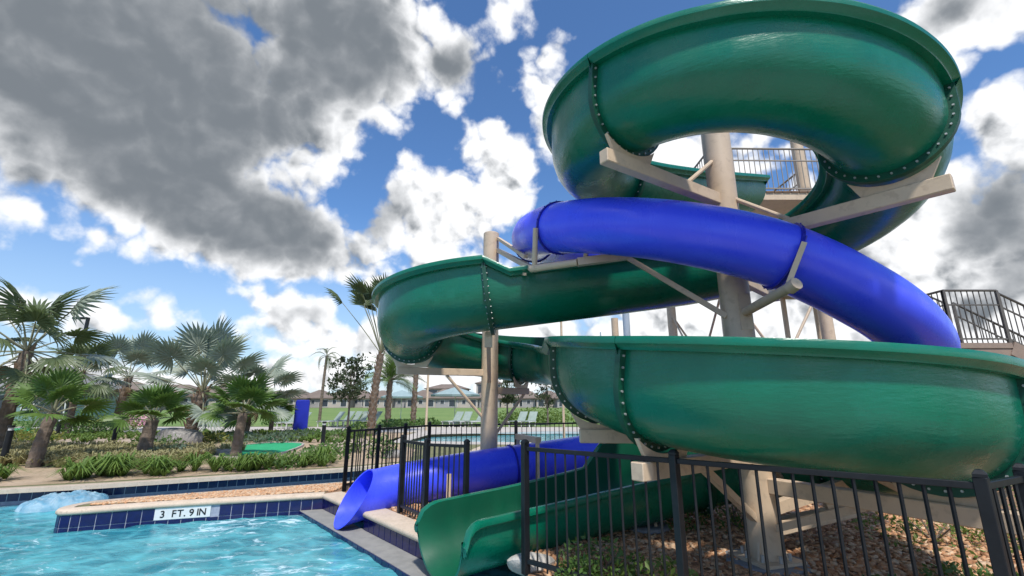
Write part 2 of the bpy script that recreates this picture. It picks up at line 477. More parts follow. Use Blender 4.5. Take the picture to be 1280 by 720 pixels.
# ================================================================== GROUND, POOL AND RIVER
WZ = -.31                                   # water level
isl_front = [(-3.43, 9.01), (-5.0, 8.50), (-5.85, 8.2), (-6.74, 7.80)]
isl_tip = [(-6.98, 7.72), (-7.14, 7.86), (-7.18, 8.12), (-7.06, 8.42)]
isl_rear = [(-6.6, 8.72), (-5.9, 9.09), (-4.7, 9.68), (-3.6, 10.24)]
near_river = [(-2.0, 11.5), (-.4, 13.2), (.7, 15.2), (1.2, 18)]
far_bank = [(-1.2, 18), (-1.6, 15.6), (-2.7, 13.6), (-4.38, 12.35), (-6.5, 11.22), (-8.46, 10.18), (-10.0, 9.55), (-12.5, 8.9), (-16, 8.5)]
pool_edge = [(.95, 3.3), (.62, 4.1), (-.25, 5.23), (-1.2, 6.39), (-3.43, 9.01)]
def notched(edge):
    return edge[:2] + notch_green + edge[3:4] + notch_blue + edge[4:]
pool_near = [(-16, 2.2), (-2, 2.2), (.4, 2.5)]
notch_green = [(.10, 4.78), (.30, 5.55), (1.05, 6.42), (-.98, 6.13)]
notch_blue = [(-2.25, 7.63), (-1.1, 8.52), (-2.72, 8.18)]
hole = near_river[::-1] + isl_rear[::-1] + isl_tip[::-1] + isl_front[::-1][0:3] + notched(pool_edge)[::-1] + pool_near[::-1] + far_bank[::-1]
mulch_zone = notched(pool_edge) + isl_rear[3:] + near_river + [(2.5, 16), (9, 13), (11, 6), (7.5, 2.0), (3.3, 2.3), (2.6, 2.75), (1.0, 4.05)]
far_pool = [(-4.5, 20.5), (1.5, 19.8), (8, 21), (9, 25.5), (2, 27), (-4.2, 24.5)]
ground = sheet('ground', [(-1500, -400), (1500, -400), (1500, 2500), (-1500, 2500)], 0.0, M['ground'], [hole, far_pool])
sheet('field', [(-160, 33), (160, 31), (260, 118), (-260, 118)], .008, M['field'])
sheet('pool_deck', [(-34, 25.2), (-18, 26), (-5.2, 26.2), (-5.4, 20.0), (-3.5, 19.0), (10, 18.5), (18, 20), (20, 31), (-36, 32)], .004, M['deck'], [far_pool])
sheet('near_deck', [(-16, 2.12), (-2, 2.12), (.46, 2.42), (.99, 3.3), (2.4, 2.4), (7, 1.2), (7, -8), (-16, -8)], .004, M['concrete'])
# water: fine rippled surface
def water_sheet(name, m, x0, x1, y0, y1, z, step, amp, keep=None):
    nx, ny = int((x1 - x0) / step), int((y1 - y0) / step)
    X, Y = np.meshgrid(np.linspace(x0, x1, nx), np.linspace(y0, y1, ny))
    Z = np.zeros_like(X) + z
    rng = np.random.RandomState(3)
    for k in range(26):
        lam = .28 + 1.4 * rng.rand() ** 1.7; a = rng.rand() * 6.283; ph = rng.rand() * 6.283
        q = np.sin(2 * math.pi / lam * (X * math.cos(a) + Y * math.sin(a)) + ph + .9 * np.sin(X * 1.3 + k) * np.cos(Y * 1.1 - k))
        Z += amp * lam * .35 * (1 - np.abs(q)) * (1 if k % 2 else -1) * .7
    V = np.stack([X.ravel(), Y.ravel(), Z.ravel()], 1)
    idx = np.arange(nx * ny).reshape(ny, nx)
    Fc = np.stack([idx[:-1, :-1].ravel(), idx[:-1, 1:].ravel(), idx[1:, 1:].ravel(), idx[1:, :-1].ravel()], 1)
    o = fast_mesh(name, V, Fc, m)
    o.data.polygons.foreach_set('use_smooth', [True] * len(o.data.polygons))
    o['kind'] = 'structure'
    return o
water_sheet('pool_water', M['pool_water'], -16.2, 1.3, 2.0, 9.3, WZ, .055, .021)
water_sheet('river_water', M['river_water'], -16.2, 1.5, 9.3, 18.2, WZ, .09, .02)
water_sheet('swimming_pool', M['far_pool_water'], -4.8, 9.2, 19.5, 27.2, -.14, .2, .012)

# coping, grout wall, tiles
TS, TG = .178, .012
tile_me = None
def make_tile_mesh():
    b = MB(); b.box((0, 0, 0), (TS, .014, TS)); o = b.build('tile', M['tile_navy'], bevel=.004)
    me = o.data; bpy.data.objects.remove(o); return me
tile_me = make_tile_mesh()
def offset_line(line, d):
    """shift to the left of travel by d"""
    out = []
    for i, p in enumerate(line):
        a = Vector(line[max(0, i - 1)]); b = Vector(line[min(len(line) - 1, i + 1)])
        t = (b - a).normalized()
        out.append((p[0] - t.y * d, p[1] + t.x * d))
    return out
def pool_wall(name, line, label, side, rows=(-.155,), width=.30, skip=None, tile_gap_mesh=True, top=.012):
    """line runs with the water on its RIGHT if side=1. Coping lies on the land side."""
    w = thing(name, label, 'pool wall', (line[0][0], line[0][1], 0))
    water = offset_line(line, -side * .02)
    land = offset_line(line, side * width)
    mid = offset_line(line, side * (-.008))
    b = MB(); n = len(line)
    prof = [(-.02, -.065), (-.038, -.045), (-.038, -.012), (-.015, .012), (width, .016), (width, -.065)]
    rings = [offset_line(line, side * a) for a, _ in prof]
    vs = []; fs = []
    for i in range(n):
        for k, (a, z) in enumerate(prof): vs.append((rings[k][i][0], rings[k][i][1], z))
    m = len(prof)
    for i in range(n - 1):
        for k in range(m):
            k2 = (k + 1) % m
            q = (i * m + k, i * m + k2, (i + 1) * m + k2, (i + 1) * m + k)
            fs.append(q if side < 0 else q[::-1])
    e0 = tuple(range(m)); e1 = tuple((n - 1) * m + k for k in range(m))
    fs.append(e0 if side > 0 else e0[::-1]); fs.append(e1[::-1] if side > 0 else e1)
    b.add(vs, fs); part('coping', b, M['coping'], w, smooth=50)
    b = MB()
    vs = []; fs = []
    for i in range(n): vs += [(line[i][0], line[i][1], -.06), (line[i][0], line[i][1], -.9)]
    for i in range(n - 1):
        q = (2 * i, 2 * i + 1, 2 * i + 3, 2 * i + 2)
        fs.append(q if side < 0 else q[::-1])
    b.add(vs, fs); part('grout_bed', b, M['grout'], w)
    # tiles, one by one
    d = 0.0; count = 0
    ox, oy = line[0]
    for i in range(n - 1):
        a = Vector(line[i]); c = Vector(line[i + 1]); L = (c - a).length; t = (c - a) / L
        k = max(1, round(L / (TS + TG))); st = L / k
        ang = math.atan2(t.y, t.x)
        for j in range(k):
            p = a + t * (st * (j + .5))
            nrm = Vector((t.y, -t.x)) * side
            q = p + nrm * .004
            for rz in rows:
                if skip and skip(q, rz): continue
                if count >= 298: break
                link_copy(tile_me, 'tile', w, Matrix.Translation((q.x - ox, q.y - oy, rz)) @ Matrix.Rotation(ang, 4, 'Z') @ Matrix.Diagonal(((st - TG) / TS, 1, 1, 1)))
                count += 1
    return w
sign_c = Vector((-5.50, 8.335))
def sign_skip(q, rz): return rz > -.2 and abs(q.x - sign_c.x) < .43
island_line = isl_front[::-1]
isl_wall_line = smooth_poly([isl_rear[0]] + isl_tip[::-1] + isl_front[::-1][0:1], n=2)[:-1] + isl_front[::-1]
wall_island = pool_wall('island_wall', [isl_rear[3], isl_rear[2], isl_rear[1]] + isl_wall_line, 'tan coped navy tiled wall around the long gravel island', 1, rows=(-.155, -.345), width=.17, skip=sign_skip)
pool_wall('slide_landing_wall', [(-3.43, 9.01), (-2.72, 8.18)], 'short tiled pool edge between island corner and blue slide mouth', 1, width=.32)
pool_wall('slide_landing_wall', [(-2.25, 7.63), (-1.2, 6.39), (-.98, 6.13)], 'tiled pool edge with tan coping between the two slide exits', 1, width=.32)
pool_wall('slide_landing_wall', [(.10, 4.78), (.62, 4.1), (.95, 3.3)], 'tiled pool edge right of the green chute at the bottom of the frame', 1, width=.32)
wall_far = pool_wall('river_bank_wall', far_bank[::-1], 'long navy tiled river bank in front of the palm bed', -1, width=.26)
wall_rear = pool_wall('river_inner_wall', [isl_rear[3]] + near_river, 'tiled river wall curving behind the black fence', -1, width=.2)
# underwater ledge below the slides
led = thing('pool_ledge', 'grey underwater step along the pool edge below the blue slide', 'ledge', (-1.2, 6.39, 0))
b = MB()
e0 = [(-3.40, 9.0), (-1.2, 6.39), (-.25, 5.23), (.2, 4.65)]
out_l = offset_line(e0, -.36); out_l[0] = (-3.80, 8.895)
for i in range(3):
    a, c, d, e = e0[i], e0[i + 1], out_l[i + 1], out_l[i]
    b.add([(a[0], a[1], -.245), (c[0], c[1], -.245), (d[0], d[1], -.245), (e[0], e[1], -.245)], [(0, 3, 2, 1)])
    b.add([(e[0], e[1], -.245), (d[0], d[1], -.245), (d[0], d[1], -.9), (e[0], e[1], -.9)], [(0, 3, 2, 1)])
part('step_slab', b, M['ledge'], led)
for i in range(3):
    a = Vector(out_l[i]); c = Vector(out_l[i + 1]); L = (c - a).length; t = (c - a) / L
    k = round(L / (TS + TG)); st = L / k
    for j in range(k):
        q = a + t * (st * (j + .5)) + Vector((t.y, -t.x)) * .004
        link_copy(tile_me, 'tile', led, Matrix.Translation((q.x + 1.2, q.y - 6.39, -.34)) @ Matrix.Rotation(math.atan2(t.y, t.x), 4, 'Z'))
# depth marker
t = (Vector(isl_front[1]) - Vector(isl_front[2])).normalized()
ang = math.atan2(t.y, t.x)
sg = thing('depth_marker', 'white depth marker tile reading 3 FT 9 IN on the island wall', 'sign', (sign_c.x, sign_c.y, -.155), rz=ang)
fc = Vector((-5.425, 8.352))
line_pt = Vector(isl_front[2]) + t * ((sign_c - Vector(isl_front[2])).dot(t))
nrm = Vector((t.y, -t.x))
sg.location = (line_pt.x + nrm.x * .006, line_pt.y + nrm.y * .006, -.155)
b = MB(); b.box((0, 0, 0), (.80, .016, .182)); b.build('plate', M['tile_sign'], sg, bevel=.003)
for ch_, lx_ in (('3', -.285), ('F', -.125), ('T', -.035), ('.', .03), ('9', .125), ('I', .215), ('N', .285)):
    fcv = bpy.data.curves.new('letter', 'FONT'); fcv.body = ch_; fcv.size = .150; fcv.align_x = 'CENTER'
    fcv.extrude = .002; fcv.offset = .002; fcv.resolution_u = 6
    fo = bpy.data.objects.new('letter', fcv); COL.objects.link(fo)
    fm = bpy.data.meshes.new_from_object(fo.evaluated_get(bpy.context.evaluated_depsgraph_get())); bpy.data.objects.remove(fo)
    lo = bpy.data.objects.new('letter', fm); COL.objects.link(lo); lo.parent = sg
    fm.materials.clear(); fm.materials.append(M['ink'])
    lo.location = (lx_, -.0105, -.055); lo.rotation_euler = (R(90), 0, 0)

# island top and mulch bed
isl_top = offset_line(isl_front[::-1], .1)
isl_poly = [(-6.85, 8.06), (-5.8, 8.42), (-4.95, 8.72), (-3.36, 9.25), (-3.3, 10.2), (-3.5, 10.05), (-4.65, 9.48), (-5.83, 8.9), (-6.5, 8.56)]
def chips(name, poly, n, z, size, mats, hump=None, seed=1):
    rng = np.random.RandomState(seed)
    xs = [p[0] for p in poly]; ys = [p[1] for p in poly]
    P = []
    while len(P) < n:
        # denser towards the camera
        y = min(ys) + (max(ys) - min(ys)) * rng.rand() ** 1.6; x = min(xs) + (max(xs) - min(xs)) * rng.rand()
        if inside((x, y), poly): P.append((x, y, z + (hump(x, y) if hump else 0) + .004 + .012 * rng.rand()))
    P = np.array(P)
    base = np.array([(-1,-1,-1),(1,-1,-1),(1,1,-1),(-1,1,-1),(-1,-1,1),(1,-1,1),(1,1,1),(-1,1,1)], float)
    fcs = np.array([(4,5,6,7),(0,1,5,4),(1,2,6,5),(2,3,7,6),(3,0,4,7)])
    s = size * (.5 + rng.rand(n, 1)); dims = np.concatenate([s, s * (.35 + .5 * rng.rand(n, 1)), s * (.12 + .25 * rng.rand(n, 1))], 1) * .5
    V = base[None] * dims[:, None, :] * (1 + .25 * (rng.rand(n, 8, 1) - .5))
    a = rng.rand(n) * 6.283; ti = (rng.rand(n) - .5) * 1.1
    ca, sa, ct, s_t = np.cos(a), np.sin(a), np.cos(ti), np.sin(ti)
    x, y, zz = V[..., 0], V[..., 1], V[..., 2]
    x2 = x * ct[:, None] + zz * s_t[:, None]; z2 = -x * s_t[:, None] + zz * ct[:, None]
    X = x2 * ca[:, None] - y * sa[:, None]; Y = x2 * sa[:, None] + y * ca[:, None]
    V = np.stack([X, Y, z2], 2) + P[:, None, :]
    Fc = (fcs[None] + (np.arange(n) * 8)[:, None, None]).reshape(-1, 4)
    o = fast_mesh(name, V.reshape(-1, 3), Fc, mats)
    mi = np.repeat(rng.randint(0, len(mats), n), 5).astype(np.int32)
    o.data.polygons.foreach_set('material_index', mi)
    o['kind'] = 'stuff'
    return o
CH = [M['chip_%d' % i] for i in range(4)]
b = MB(); b.prism(isl_poly, -.05, .0145); o = b.build('island_bed', M['gravel_soil']); o['kind'] = 'structure'
chips('gravel', isl_poly, 5200, .012, .045, [CH[0], CH[1], CH[3], CH[3]], seed=5)
sheet('mulch_bed', mulch_zone, .006, M['mulch_soil'])
def hump(x, y): return 0
near_mulch = [(.35, 5.0), (.95, 4.1), (2.7, 2.7), (4.4, 2.6), (6.5, 4), (6.8, 8), (3.4, 8.6), (-.8, 9.2), (-2.9, 9.1), (-.9, 6.5), (.1, 5.6)]
chips('mulch', near_mulch, 21000, .006, .06, [CH[0], CH[1], CH[2], CH[0], CH[3]], seed=2)

# ================================================================== SLIDES
class Path:
    def __init__(s): s.xy = []; s.marks = {}
    def line(s, a, b, step=.07):
        a, b = Vector(a), Vector(b); n = max(2, int((b - a).length / step))
        for i in range(n + 1): s._add(a.lerp(b, i / n))
    def arc(s, c, r, p0, p1, step=.07):
        n = max(2, int(abs(R(p1 - p0)) * r / step))
        for i in range(n + 1):
            p = R(p0 + (p1 - p0) * i / n); s._add(Vector((c[0] + r * math.cos(p), c[1] + r * math.sin(p))))
    def _add(s, p):
        if s.xy and (Vector(s.xy[-1]) - p).length < 1e-4: return
        s.xy.append(tuple(p))
    def finish(s, zkeys):
        """zkeys: list of (s, z)"""
        xy = np.array(s.xy); d = np.concatenate([[0], np.cumsum(np.hypot(*np.diff(xy, axis=0).T))])
        k = np.array(zkeys, float); h = np.diff(k[:, 0]); dl = np.diff(k[:, 1]) / h
        m = np.zeros(len(k)); m[0], m[-1] = dl[0], dl[-1]
        for i in range(1, len(k) - 1):
            m[i] = 0 if dl[i - 1] * dl[i] <= 0 else 2 * dl[i - 1] * dl[i] / (dl[i - 1] + dl[i])
        i = np.clip(np.searchsorted(k[:, 0], d) - 1, 0, len(h) - 1); t = (d - k[i, 0]) / h[i]
        z = ((2*t**3 - 3*t**2 + 1) * k[i, 1] + (t**3 - 2*t**2 + t) * h[i] * m[i] + (-2*t**3 + 3*t**2) * k[i + 1, 1] + (t**3 - t**2) * h[i] * m[i + 1])
        s.p = np.column_stack([xy, z]); s.s = d; s.L = d[-1]
        tg = np.gradient(s.p, d, axis=0); s.t = tg / np.linalg.norm(tg, axis=1)[:, None]
        hr = np.column_stack([s.t[:, 1], -s.t[:, 0], np.zeros(len(d))]); s.r = hr / np.linalg.norm(hr, axis=1)[:, None]
        s.u = np.cross(s.r, s.t)
    def at(s, q):
        f = lambda a: np.array([np.interp(q, s.s, a[:, i]) for i in range(3)])
        return f(s.p), f(s.t), f(s.r), f(s.u)

C1 = (2.67, 5.35); R1 = 1.65
C2 = (-.41, 8.55); R2 = 1.50
R3 = 1.60
gp = Path(); seg = {}
def here(): 
    xy = np.array(gp.xy); return float(np.sum(np.hypot(*np.diff(xy, axis=0).T)))
p110 = (C1[0] + R1 * math.cos(R(126)), C1[1] + R1 * math.sin(R(126)))
st = (p110[0] + 4.0 * math.cos(R(36)), p110[1] + 4.0 * math.sin(R(36)))
gp.line(st, p110); s_a = here()
gp.arc(C1, R1, 126, 449.3); s_b = here()
q1 = gp.xy[-1]; q2 = (C2[0] + R2 * math.cos(R(269.3)), C2[1] + R2 * math.sin(R(269.3)))
gp.line(q1, q2); s_c = here()
gp.arc(C2, R2, 269.3, -2); s_d = here()
q3 = gp.xy[-1]; q4 = (C1[0] - R3, C1[1])
gp.line(q3, q4); s_e = here()
gp.arc(C1, R3, 180, 473); s_f = here()
q5 = gp.xy[-1]; dr = Vector((math.cos(R(473 + 90)), math.sin(R(473 + 90))))
q6 = Vector(q5) + dr * 2.12
gp.line(q5, q6)
gp.arc((q6.x + 4 * math.cos(R(473 + 180)), q6.y + 4 * math.sin(R(473 + 180))), 4, 473, 473 + 15); s_g = here(); q6 = Vector(gp.xy[-1])
phi1 = lambda a: s_a + (a - 126) * R(1) * R1
phi2 = lambda a: s_c + (269.3 - a) * R(1) * R2
phi3 = lambda a: s_e + (a - 180) * R(1) * R3
gp.finish([(0, 6.02), (s_a - 1.2, 5.30), (s_a, 5.05), (phi1(150), 4.96), (phi1(180), 4.90), (phi1(213), 4.80), (phi1(243), 4.70), (phi1(312), 4.25), (phi1(380), 3.95), (s_b, 3.66), (s_c, 3.26), (phi2(180), 2.98),
           (phi2(90), 2.68), (s_d, 2.40), (s_e, 2.0), (phi3(217), 1.82), (phi3(243), 1.72), (phi3(302), 1.53), (phi3(380), 1.12), (s_f, .66), (s_g - .5, .30), (s_g, .27)])
GR = .55
# wall heights along the path (left of travel, right of travel)
def ramp(q, keys):
    ks = [k[0] for k in keys]; vs = [k[1] for k in keys]; return float(np.interp(q, ks, vs))
def wall_right(q):   # outer wall of both anticlockwise turns
    return ramp(q, [(0, .12), (s_a - .3, .12), (s_a + .3, .40), (phi1(180), .44), (phi1(213), .41), (phi1(243), .34), (phi1(300), .35), (s_b - .2, .33), (s_b + .25, .22), (s_d - .2, .22), (s_e - .9, .24), (s_e - .3, .37), (phi3(420), .40), (s_f + .5, .46), (s_f + .85, .20), (s_g, .19)])
def wall_left(q):    # outer wall of the clockwise turn round the second column
    return ramp(q, [(0, .12), (s_a, .10), (s_b - .5, .12), (s_b, .22), (s_c - .42, .22), (s_c - .06, .46), (phi2(20), .46), (s_d + .3, .2), (s_e, .08), (s_f, .10), (s_g, .17)])
def rad_at(q): return ramp(q, [(0, .49), (phi1(380), .49), (s_b, GR), (s_f + .3, GR), (s_f + 1.2, .48), (s_g, .48)])
def flume_profile(hl, hr, r=GR, th=.03, lip=.10, drop=.10):
    ri = r - th
    pts = []
    A = 18
    for k in range(4): pts.append((-ri, hl * (1 - k / 3)))
    for k in range(1, A): a = math.pi + math.pi * k / A; pts.append((ri * math.cos(a), ri * math.sin(a)))
    for k in range(4): pts.append((ri, hr * k / 3))
    pts += [(r + .02, hr + .014), (r + lip - .012, hr + .008), (r + lip, hr - .02), (r + lip - .004, hr - .055), (r + lip * .55, hr - drop + .01), (r + lip * .5, hr - drop - .006), (r, hr - drop - .004)]
    for k in range(1, 4): pts.append((r, (hr - drop) * (1 - k / 3)))
    for k in range(1, A): a = -math.pi * k / A; pts.append((r * math.cos(a), r * math.sin(a)))
    for k in range(3): pts.append((-r, (hl - drop) * k / 3))
    pts += [(-r, hl - drop - .004), (-r - lip * .5, hl - drop - .006), (-r - lip * .55, hl - drop + .01), (-r - lip + .004, hl - .055), (-r - lip, hl - .02), (-r - lip + .012, hl + .008), (-r - .02, hl + .014)]
    return pts
N_IN = 4 + 17 + 4
slide = thing('green_water_slide', 'dark green open spiral water slide winding down around tan columns', 'water slide', (q6.x, q6.y, 0))
def sweep(path, s0, s1, prof_fn, cap=True):
    qs = [s0] + [float(x) for x in path.s if s0 + .01 < x < s1 - .01] + [s1]
    vs = []; fs = []; m = 0
    for q in qs:
        p, t, r, u = path.at(q)
        pr = prof_fn(q); m = len(pr)
        for a, z in pr: vs.append(tuple(p + r * a + u * z))
    for i in range(len(qs) - 1):
        for k in range(m):
            k2 = (k + 1) % m
            fs.append((i * m + k, (i + 1) * m + k, (i + 1) * m + k2, i * m + k2))
    if cap:
        half = m // 2
        # both ends: strips between the inner and outer skin
        ins = list(range(N_IN)); outs = list(range(m - 1, N_IN - 1, -1))
    return vs, fs, m, len(qs)
cuts = [0.0, s_a + .1, phi1(213), phi1(309), phi1(405), s_c - .06, phi2(172), phi2(66), phi3(176), phi3(217), phi3(302), phi3(390), s_f - .5, s_f + 1.3, s_g]
EXIT0 = s_g - .30
for s0, s1 in zip(cuts[:-1], cuts[1:]):
    def pf(q):
        hl, hr = wall_left(q), wall_right(q)
        if q > EXIT0:       # the exit walls round off and flare down to the lip
            k = min(1, (q - EXIT0) / .30)
            e = 1 - math.sqrt(max(0, 1 - k ** 2.4))
            hl -= e * .26; hr -= e * .26
            return flume_profile(hl, hr, r=rad_at(q) + .035 * k * k, lip=.07, drop=.07)
        return flume_profile(hl, hr, r=rad_at(q), lip=.07 if q > s_f - .5 else .125, drop=.10 if q < s_f - .5 else .07)
    vs, fs, m, n = sweep(gp, s0 + .002, s1 - .002, pf)
    b = MB(); b.add(vs, fs)
    # close both ends
    for base, flip in ((0, False), ((n - 1) * m, True)):
        for k in range(N_IN - 1):
            o1, o2 = m - 1 - int(k * (m - N_IN - 1) / (N_IN - 1)), m - 1 - int((k + 1) * (m - N_IN - 1) / (N_IN - 1))
            q = (base + k, base + k + 1, base + o2, base + o1) if o1 != o2 else (base + k, base + k + 1, base + o1)
            b.add([vs[i] for i in q], [tuple(range(len(q)))[::-1] if flip else tuple(range(len(q)))])
    b2 = b
    for i in range(len(b2.mi)): pass
    # inside skin gets its own gloss
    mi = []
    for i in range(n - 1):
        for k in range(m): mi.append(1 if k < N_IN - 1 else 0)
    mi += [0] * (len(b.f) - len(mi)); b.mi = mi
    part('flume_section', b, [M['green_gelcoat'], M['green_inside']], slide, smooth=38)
def flange_profile(hl, hr, r, w):
    out = []
    A = 20
    inn = [(-r + .004, hl - .105 - (hl - .105) * k / 3) for k in range(3)] + [((r - .004) * math.cos(math.pi + math.pi * k / A), (r - .004) * math.sin(math.pi + math.pi * k / A)) for k in range(A + 1)] + [(r - .004, (hr - .105) * k / 3) for k in range(1, 4)]
    o = [(-r - w, hl - .105 - (hl - .105) * k / 3) for k in range(3)] + [((r + w) * math.cos(math.pi + math.pi * k / A), (r + w) * math.sin(math.pi + math.pi * k / A)) for k in range(A + 1)] + [(r + w, (hr - .105) * k / 3) for k in range(1, 4)]
    return inn, o
def add_flange(path, q, hl, hr, r, w=.075, th=.028, bolts=True, dbl=False):
    p, t, rr, u = path.at(q)
    inn, o = flange_profile(hl, hr, r, w)
    b = MB(); n = len(inn)
    vs = []
    for dt in (-th, th):
        for a, z in inn: vs.append(tuple(p + t * dt + rr * a + u * z))
        for a, z in o: vs.append(tuple(p + t * dt + rr * a + u * z))
    fs = []
    for k in range(n - 1):
        i0, i1, o0, o1 = k, k + 1, n + k, n + k + 1; d = 2 * n
        fs += [(i0, o0, o1, i1), (i0 + d, i1 + d, o1 + d, o0 + d), (o0, o0 + d, o1 + d, o1)]
    fs += [(0, 2 * n, 3 * n, n), (n - 1, 2 * n - 1, 4 * n - 1, 3 * n - 1)]
    b.add(vs, fs)
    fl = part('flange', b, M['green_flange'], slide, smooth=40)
    if not bolts: return fl
    bb = MB()
    pts = [Vector((a[0], a[1])) * .5 + Vector((c[0], c[1])) * .5 for a, c in zip(inn, o)]
    d = [0]
    for i in range(n - 1): d.append(d[-1] + (pts[i + 1] - pts[i]).length)
    k = int(d[-1] / .098)
    for j in range(k):
        x = (j + .5) * d[-1] / k
        i = max(i for i in range(n) if d[i] <= x); i = min(i, n - 2)
        e = pts[i].lerp(pts[i + 1], (x - d[i]) / (d[i + 1] - d[i]))
        c = p + rr * e.x + u * e.y
        for sg_ in (-1, 1):
            a0 = c + t * (sg_ * th * .9); a1 = c + t * (sg_ * (th + .014))
            bb.tube([a0, a1], .0105, seg=6)
    br = bb.build('bolt_ring', M['bolt_steel'], fl, origin=world_loc(slide)); br['kind'] = 'stuff'
    return fl
for q in cuts[1:-2]:
    add_flange(gp, q, wall_left(q), wall_right(q), rad_at(q))

# --- blue tube slide
BC = (2.98, 7.3); BR = 2.63; TR = .355
bp = Path()
tx = lambda a: (BC[0] + BR * math.cos(R(a)), BC[1] + BR * math.sin(R(a)))
s120 = tx(128)
bst = (s120[0] + 3.0 * math.cos(R(38)), s120[1] + 3.0 * math.sin(R(38)))
bp.line(bst, s120)
h = lambda: float(np.sum(np.hypot(*np.diff(np.array(bp.xy), axis=0).T)))
b_a = h()
bp.arc(BC, BR, 128, 471); b_b = h()
e = Vector(bp.xy[-1]); ex_c = Vector((-2.60, 7.78))
bA = Vector((-1.5, 8.38)); bp.line(e, bA)
hd = math.degrees(math.atan2(bA.y - e.y, bA.x - e.x)); hl_ = R(hd + 90)
bp.arc((bA.x + 3.6 * math.cos(hl_), bA.y + 3.6 * math.sin(hl_)), 3.6, hd - 90, hd - 90 + 18); b_c = h(); ex_c = Vector(bp.xy[-1])
fb = lambda a: b_a + (a - 128) * R(1) * BR
bp.finish([(0, 5.05), (b_a, 4.78), (fb(170), 4.42), (fb(208), 4.02), (fb(262), 3.26), (fb(290), 2.71), (fb(315), 2.33), (fb(360), 1.95), (fb(420), 1.22), (b_b, .72), (b_c - 1.4, .36), (b_c, .17)])
bslide = thing('blue_tube_slide', 'bright blue closed tube slide curving in front of the column', 'water slide', (ex_c.x, ex_c.y, 0))
def tube_section(s0, s1, shear=False):
    qs = [s0] + [float(x) for x in bp.s if s0 + .01 < x < s1 - .01] + [s1]
    SEG = 40; vs = []; fs = []
    for rad in (TR, TR - .02):
        for q in qs:
            p, t, r, u = bp.at(q)
            rr = rad
            if shear: 
                k = max(0, (q - (s1 - .16)) / .16); rr = rad + .016 * k * k
            for k in range(SEG):
                a = 2 * math.pi * k / SEG
                d = 0
                if shear: d = -.30 * (math.sin(a) - .1) * max(0, min(1, (q - s0) / (s1 - s0))) ** 2
                vs.append(tuple(p + t * d + r * (rr * math.cos(a)) + u * (rr * math.sin(a))))
    n = len(qs); B = n * SEG
    for i in range(n - 1):
        for k in range(SEG):
            k2 = (k + 1) % SEG
            fs.append((i * SEG + k, i * SEG + k2, (i + 1) * SEG + k2, (i + 1) * SEG + k))
            fs.append((B + i * SEG + k, B + (i + 1) * SEG + k, B + (i + 1) * SEG + k2, B + i * SEG + k2))
    for i in (0, n - 1):
        for k in range(SEG):
            k2 = (k + 1) % SEG
            fs.append((i * SEG + k, B + i * SEG + k, B + i * SEG + k2, i * SEG + k2) if i == 0 else (i * SEG + k, i * SEG + k2, B + i * SEG + k2, B + i * SEG + k))
    b = MB(); b.add(vs, fs)
    return part('tube_section', b, M['blue_gelcoat'], bslide, smooth=45)
bcuts = [0, 1.6, b_a, fb(170), fb(208.5), fb(268), fb(327), fb(385), fb(430), b_b + .35, b_b + 2.2, b_c]
for s0, s1 in zip(bcuts[:-1], bcuts[1:]): tube_section(s0 + .002, s1 - .002, s1 == bcuts[-1])
for q in bcuts[1:-1]:
    p, t, r, u = bp.at(q)
    b = MB(); SEG = 40; vs = []
    for dt, rad in ((-.016, TR - .002), (-.016, TR + .022), (.016, TR + .022), (.016, TR - .002)):
        for k in range(SEG):
            a = 2 * math.pi * k / SEG; vs.append(tuple(p + t * dt + r * (rad * math.cos(a)) + u * (rad * math.sin(a))))
    fs = []
    for i in range(3):
        for k in range(SEG):
            k2 = (k + 1) % SEG; fs.append((i * SEG + k, i * SEG + k2, (i + 1) * SEG + k2, (i + 1) * SEG + k))
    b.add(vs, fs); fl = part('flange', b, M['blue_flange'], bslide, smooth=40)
    bb = MB()
    for k in range(22):
        a = 2 * math.pi * (k + .5) / 22; c = p + r * ((TR + .02) * math.cos(a)) + u * ((TR + .02) * math.sin(a)); d = r * math.cos(a) + u * math.sin(a)
        bb.tube([c, c + d * .012], .008, seg=5)
    br = bb.build('bolt_ring', M['blue_flange'], fl, origin=world_loc(bslide)); br['kind'] = 'stuff'
# short strap plate over the joint that carries the front bracket
q = fb(268); p, t, r, u = bp.at(q)
b = MB()
for k in range(7):
    a = R(15 - k * 14)
    c0 = Vector(p + r * ((TR + .03) * math.cos(a)) + u * ((TR + .03) * math.sin(a)))
    a1 = R(15 - (k + 1) * 14)
    c1 = Vector(p + r * ((TR + .03) * math.cos(a1)) + u * ((TR + .03) * math.sin(a1)))
    b.bar(c0, c1, .05, .014)
part('joint_strap', b, M['blue_flange'], bslide)

# ================================================================== STEEL SUPPORTS
TAN = M['tan_steel']
def plate_fan(path, q, r, depth, ang=40, th=.02):
    """saddle plate below the flange: curved on top, flat at the bottom"""
    p, t, rr, u = path.at(q)
    t = Vector((t[0], t[1], 0)).normalized(); rr = Vector((rr[0], rr[1], 0)).normalized(); u = Vector((0, 0, 1)); p = Vector(p)
    b = MB(); K = 12; vs = []
    for dt in (-th, th):
        for k in range(K + 1):
            a = R(-90 - ang + 2 * ang * k / K); vs.append(p + t * dt + rr * (r * math.cos(a)) + u * (r * math.sin(a)))
        for k in range(K + 1):
            a = R(-90 - ang + 2 * ang * k / K); x = r * math.cos(a) * (.72); vs.append(p + t * dt + rr * x - u * (r + depth))
    n = K + 1; d = 2 * n; fs = []
    for k in range(K):
        fs += [(k, k + 1, n + k + 1, n + k), (d + k, d + n + k, d + n + k + 1, d + k + 1), (k, d + k, d + k + 1, k + 1), (n + k, n + k + 1, d + n + k + 1, d + n + k)]
    fs += [(0, n, d + n, d), (n - 1, d + n - 1, d + 2 * n - 1, 2 * n - 1)]
    b.add(vs, fs); return b
